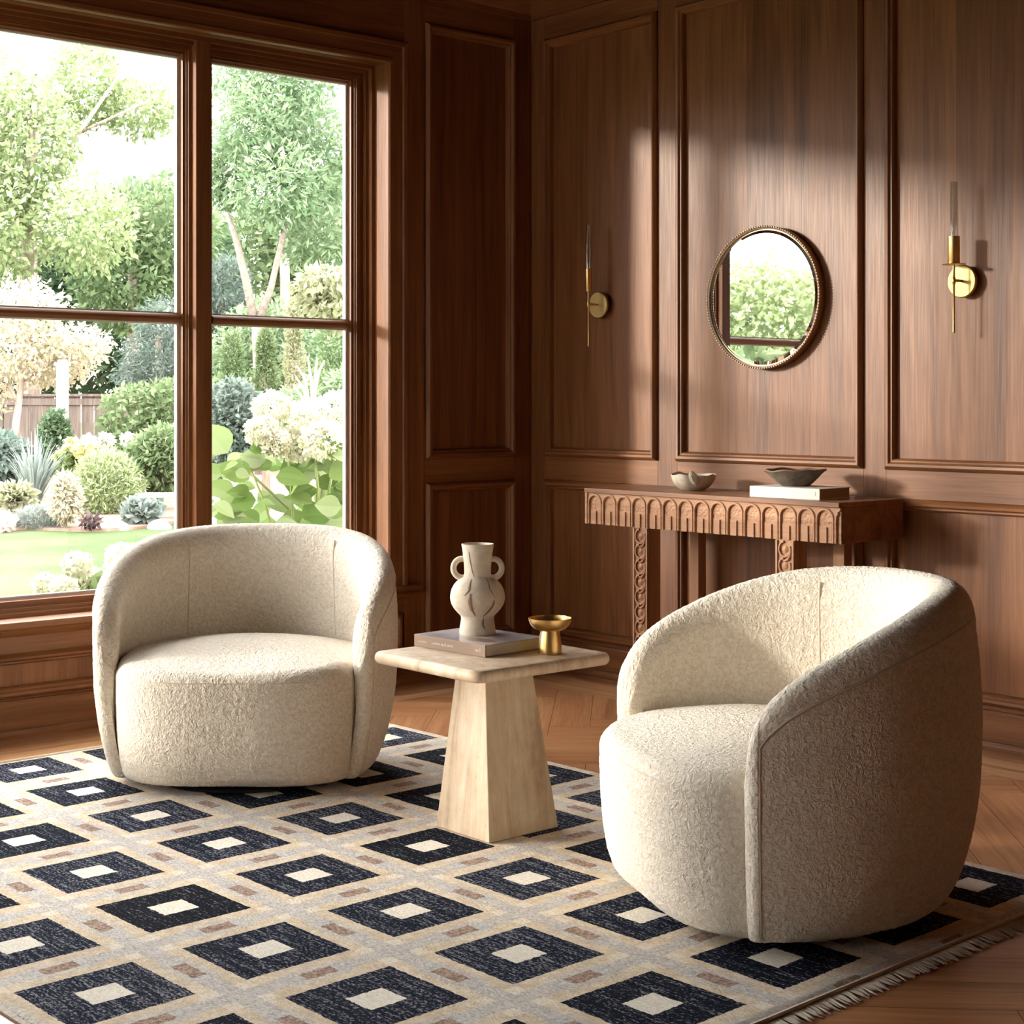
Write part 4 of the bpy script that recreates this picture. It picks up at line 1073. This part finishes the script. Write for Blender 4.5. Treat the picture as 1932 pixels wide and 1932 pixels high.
# stone bench and edging stones
M['stone'] = ceramic('grey_stone', (.30, .28, .26), (.50, .47, .43), .9, 6)
bp = at(305, HOR, 18.0); be = tag(empty('stone_bench', (bp.x, bp.y, GZ)), 'low stone bench beside the dark leafy bush', 'bench')
zb_ = at(0, 930, 18.0).z - GZ
mb = MB(); mb.box(-.22, .30, -.12, .12, zb_ - .05, zb_); o = mb.build('bench_slab', M['stone'], be, smooth=False, bevel=.01); o.rotation_euler = (0, 0, YAW - R(90))
for x in (-.14, .20):
    mb = MB(); mb.box(x - .03, x + .05, -.09, .09, 0, zb_ - .05); o = mb.build('bench_support', M['stone'], be, smooth=False, bevel=.01); o.rotation_euler = (0, 0, YAW - R(90))
def rock(label, px, py, d, r, seed, col='stone'):
    r *= gd(d) / d; d = gd(d)
    p = at(px, py, d); m = MB(); bm_ = bmesh.new(); bmesh.ops.create_icosphere(bm_, subdivisions=3, radius=1)
    z0 = GZ - .02
    m.add([(v.co.x * r * (1 + .25 * mnoise.noise(v.co * 1.3 + Vector((seed, 0, 0)))), v.co.y * r * .8 * (1 + .25 * mnoise.noise(v.co * 1.3 + Vector((0, seed, 0)))), max(-.1, v.co.z) * r * .7 + .02) for v in bm_.verts], [tuple(v.index for v in f.verts) for f in bm_.faces]); bm_.free()
    o = m.build('garden_stone', M[col], auto=180); o.location = (p.x, p.y, z0); o['label'] = label; o['category'] = 'stone'; return o
rock('grey edging stone at the front of the soil, under the round bush', 225, 985, 12.8, .10, 1)
rock('small grey edging stone beside the silvery hosta', 300, 985, 12.9, .11, 2)
rock('pale boulder next to the window post', 325, 985, 12.2, .16, 3, 'white_paint')

# --- flowers just outside the window sill
hy = plant('hydrangea', 'cream hydrangea just outside the sill, its heads showing above the chair arm', 'hydrangea', 150, 7.2, [(60, 260, 1090, 1250), (180, 280, 1070, 1220)], 260, .10, L['bright'], 70, part='leaves', shell=.2)
flower_heads(hy, [(146, 1065, 24), (172, 1092, 24), (228, 1052, 28), (242, 1092, 26), (86, 1104, 22), (120, 1112, 22)], 7.1, L['cream'], 71, 420, .022)
stems(hy, [[(146, 1080), (150, 1230)], [(228, 1070), (220, 1230)], [(86, 1115), (120, 1240)]], 7.1)
hy = plant('hydrangea', 'large cream hydrangea with broad leaves close outside the right pane', 'hydrangea', 560, 8.0, [(520, 700, 830, 1000, .2)], 40, .16, L['bright'], 80, part='leaves', shell=.1)
flower_heads(hy, [(512, 768, 34), (545, 800, 46), (495, 812, 30), (588, 792, 44), (632, 780, 46), (610, 830, 40), (560, 838, 36), (660, 800, 44), (520, 835, 26)], 8.0, L['cream'], 81, 900, .020)
stems(hy, [[(540, 830), (548, 900), (560, 1090)], [(470, 880), (500, 950), (540, 1080)], [(590, 830), (600, 920), (585, 1080)], [(640, 820), (620, 930), (600, 1080)], [(440, 870), (480, 900), (545, 960)]], 8.0, .007)
def broad_leaf(o, x, y, d, size, ang, tilt, seed):
    """one broad pointed leaf with a folded midrib"""
    p = at(x, y, d); u = (CX * math.cos(ang) + Vector((0, 0, 1)) * math.sin(ang)); n_ = (CY * -1 * math.cos(tilt) + Vector((0, 0, 1)) * math.sin(tilt)).normalized()
    w = n_.cross(u).normalized(); n_ = u.cross(w); V = []; T_ = []
    K = 7; g = random.Random(seed); t0 = g.uniform(.1, .95)
    for k in range(K):
        s0, s1 = k / K, (k + 1) / K
        f = lambda s: .40 * size * math.sin(math.pi * s ** .75) ** .9
        c_ = lambda s: p + u * size * s - n_ * size * .18 * s * s
        for sg in (-1, 1):
            V += [c_(s0), c_(s0) + w * sg * f(s0) + n_ * f(s0) * .25, c_(s1) + w * sg * f(s1) + n_ * f(s1) * .25, c_(s1)]; T_.append(min(1, max(0, t0 + .08 * sg)))
    return V, T_
g = random.Random(42); V = []; tt = []
spots = [(430, 855, .20, 2.6), (470, 850, .2, .3), (520, 855, .16, .5), (470, 905, .17, 2.8), (520, 900, .17, .2), (440, 935, .16, 2.9), (500, 945, .18, .1), (545, 935, .15, .4), (590, 905, .17, 2.7), (620, 900, .18, .3), (640, 850, .2, .7), (610, 850, .18, 2.6),
         (490, 985, .15, 2.7), (530, 990, .16, .2), (570, 975, .16, .3), (610, 985, .17, .4), (640, 960, .17, .5), (590, 950, .15, 3.0), (655, 900, .18, .2), (420, 895, .14, 3.3), (560, 880, .15, .9), (500, 870, .17, 3.0), (415, 975, .13, .4), (655, 1000, .18, .6), (545, 1010, .15, 3.0), (460, 1005, .15, 2.9)]
for i, (x, y, s, a) in enumerate(spots):
    v_, t_ = broad_leaf(hy, x, y, 8.0 + g.uniform(-.2, .25), s, a + g.uniform(-.35, .2), g.uniform(.2, 1.2), i); V += v_; tt += t_
V = np.array([list(v) for v in V]) - np.array(hy.location); leaf_mesh('broad_leaves', V, len(tt), tt, L['bright'], hy)
plant('shrub', 'grey-green shrub with small leaves beside the window post, behind the hydrangea', 'shrub', 435, 13.5, [(385, 495, 715, 880), (395, 470, 760, 930)], 6000, .06, L['blue'], 90, aspect=.5)
plant('shrub', 'soft green shrub behind the cream hydrangea', 'shrub', 600, 12.5, [(520, 640, 720, 900), (600, 720, 690, 900)], 5200, .07, L['feather'], 91, aspect=.3)
plant('flower_clump', 'low white flowers at the foot of the hydrangea by the window post', 'flowers', 435, 9.5, [(395, 480, 905, 1010), (440, 520, 940, 1030)], 900, .05, L['white'], 92, part='blossom')
rock('grey rock half hidden under the hydrangea leaves', 575, 895, 10.5, .26, 7)
rock('dark grey rock beside the window post', 425, 905, 11, .18, 8)
pl = tag(root_at('plume_grass', 590, 9.5), 'golden grass plumes standing above the hydrangea', 'ornamental grass', kind='thing')
for i, pts in enumerate([[(590, 800), (588, 720), (580, 672)], [(586, 780), (576, 715), (560, 690)], [(584, 790), (574, 735), (558, 712)], [(592, 760), (600, 705), (612, 680)], [(590, 770), (596, 700), (598, 676)], [(586, 800), (570, 750), (556, 730)]]):
    MB().tube([rel(at(x, y, 9.5), pl) for x, y in [(590, 1180)] + pts], [.004, .007, .010, .004], 6).build('plume', simple('golden_plume', (.66, .54, .26), .9) if i == 0 else bpy.data.materials['golden_plume'], pl, auto=180)

# more broad leaves, smaller, filling the lower part of the right pane
V = []; tt = []; g = random.Random(77)
for i in range(150):
    x = g.uniform(398, 690); y = g.uniform(845, 1060)
    v_, t_ = broad_leaf(hy, x, y, g.uniform(7.7, 8.9), g.uniform(.07, .14), g.choice((0, math.pi)) + g.uniform(-.6, .6), g.uniform(.1, 1.2), 200 + i); V += v_; tt += t_
V = np.array([list(v) for v in V]) - np.array(hy.location); leaf_mesh('small_leaves', V, len(tt), tt, L['bright'], hy)
# unseen bush added to shade the console wall; the hedge that the round mirror shows
def wplant(name, label, cat, base, blobs, N, size, mat, seed, trunk_r=.05, group=None, **kw):
    o = tag(empty(name, (base[0], base[1], GZ)), label, cat, group)
    bl = [(Vector(c), r) for c, r in blobs]; leaves('foliage', bl, N, size, mat, o, seed, **kw)
    MB().tube([(0, 0, 0), rel(bl[0][0], o)], trunk_r, 7).build('trunk', M['bark'], o, auto=180); return o
wplant('shade_bush', 'leafy bush added out of view, left of the frame, to shade the wall under the console', 'shrub', (-1.25, -3.75), [((-1.25, -3.40, .50), (.45, .55, .92)), ((-1.25, -4.05, .48), (.45, .55, .90))], 6500, .11, L['mid'], 300, .02)
for i, (q, r, h) in enumerate(((-5.5, 29, 4.3), (-1.5, 31, 4.9), (2.6, 30, 4.4), (6.0, 32, 4.8))):
    bx, by = -.64 * r - .77 * q, -1.49 - .77 * r + .64 * q
    wplant('hedge_tree', ['first', 'second', 'third', 'fourth'][i] + ' leafy tree of the row reflected in the round mirror', 'tree', (bx, by), [((bx, by, h * .50), (1.8, 1.8, h * .46)), ((bx + .3, by, h * .66), (1.25, 1.25, h * .24))], 7000, .20, L['light'], 310 + i, .12, 'trees reflected in the mirror', shell=.4)
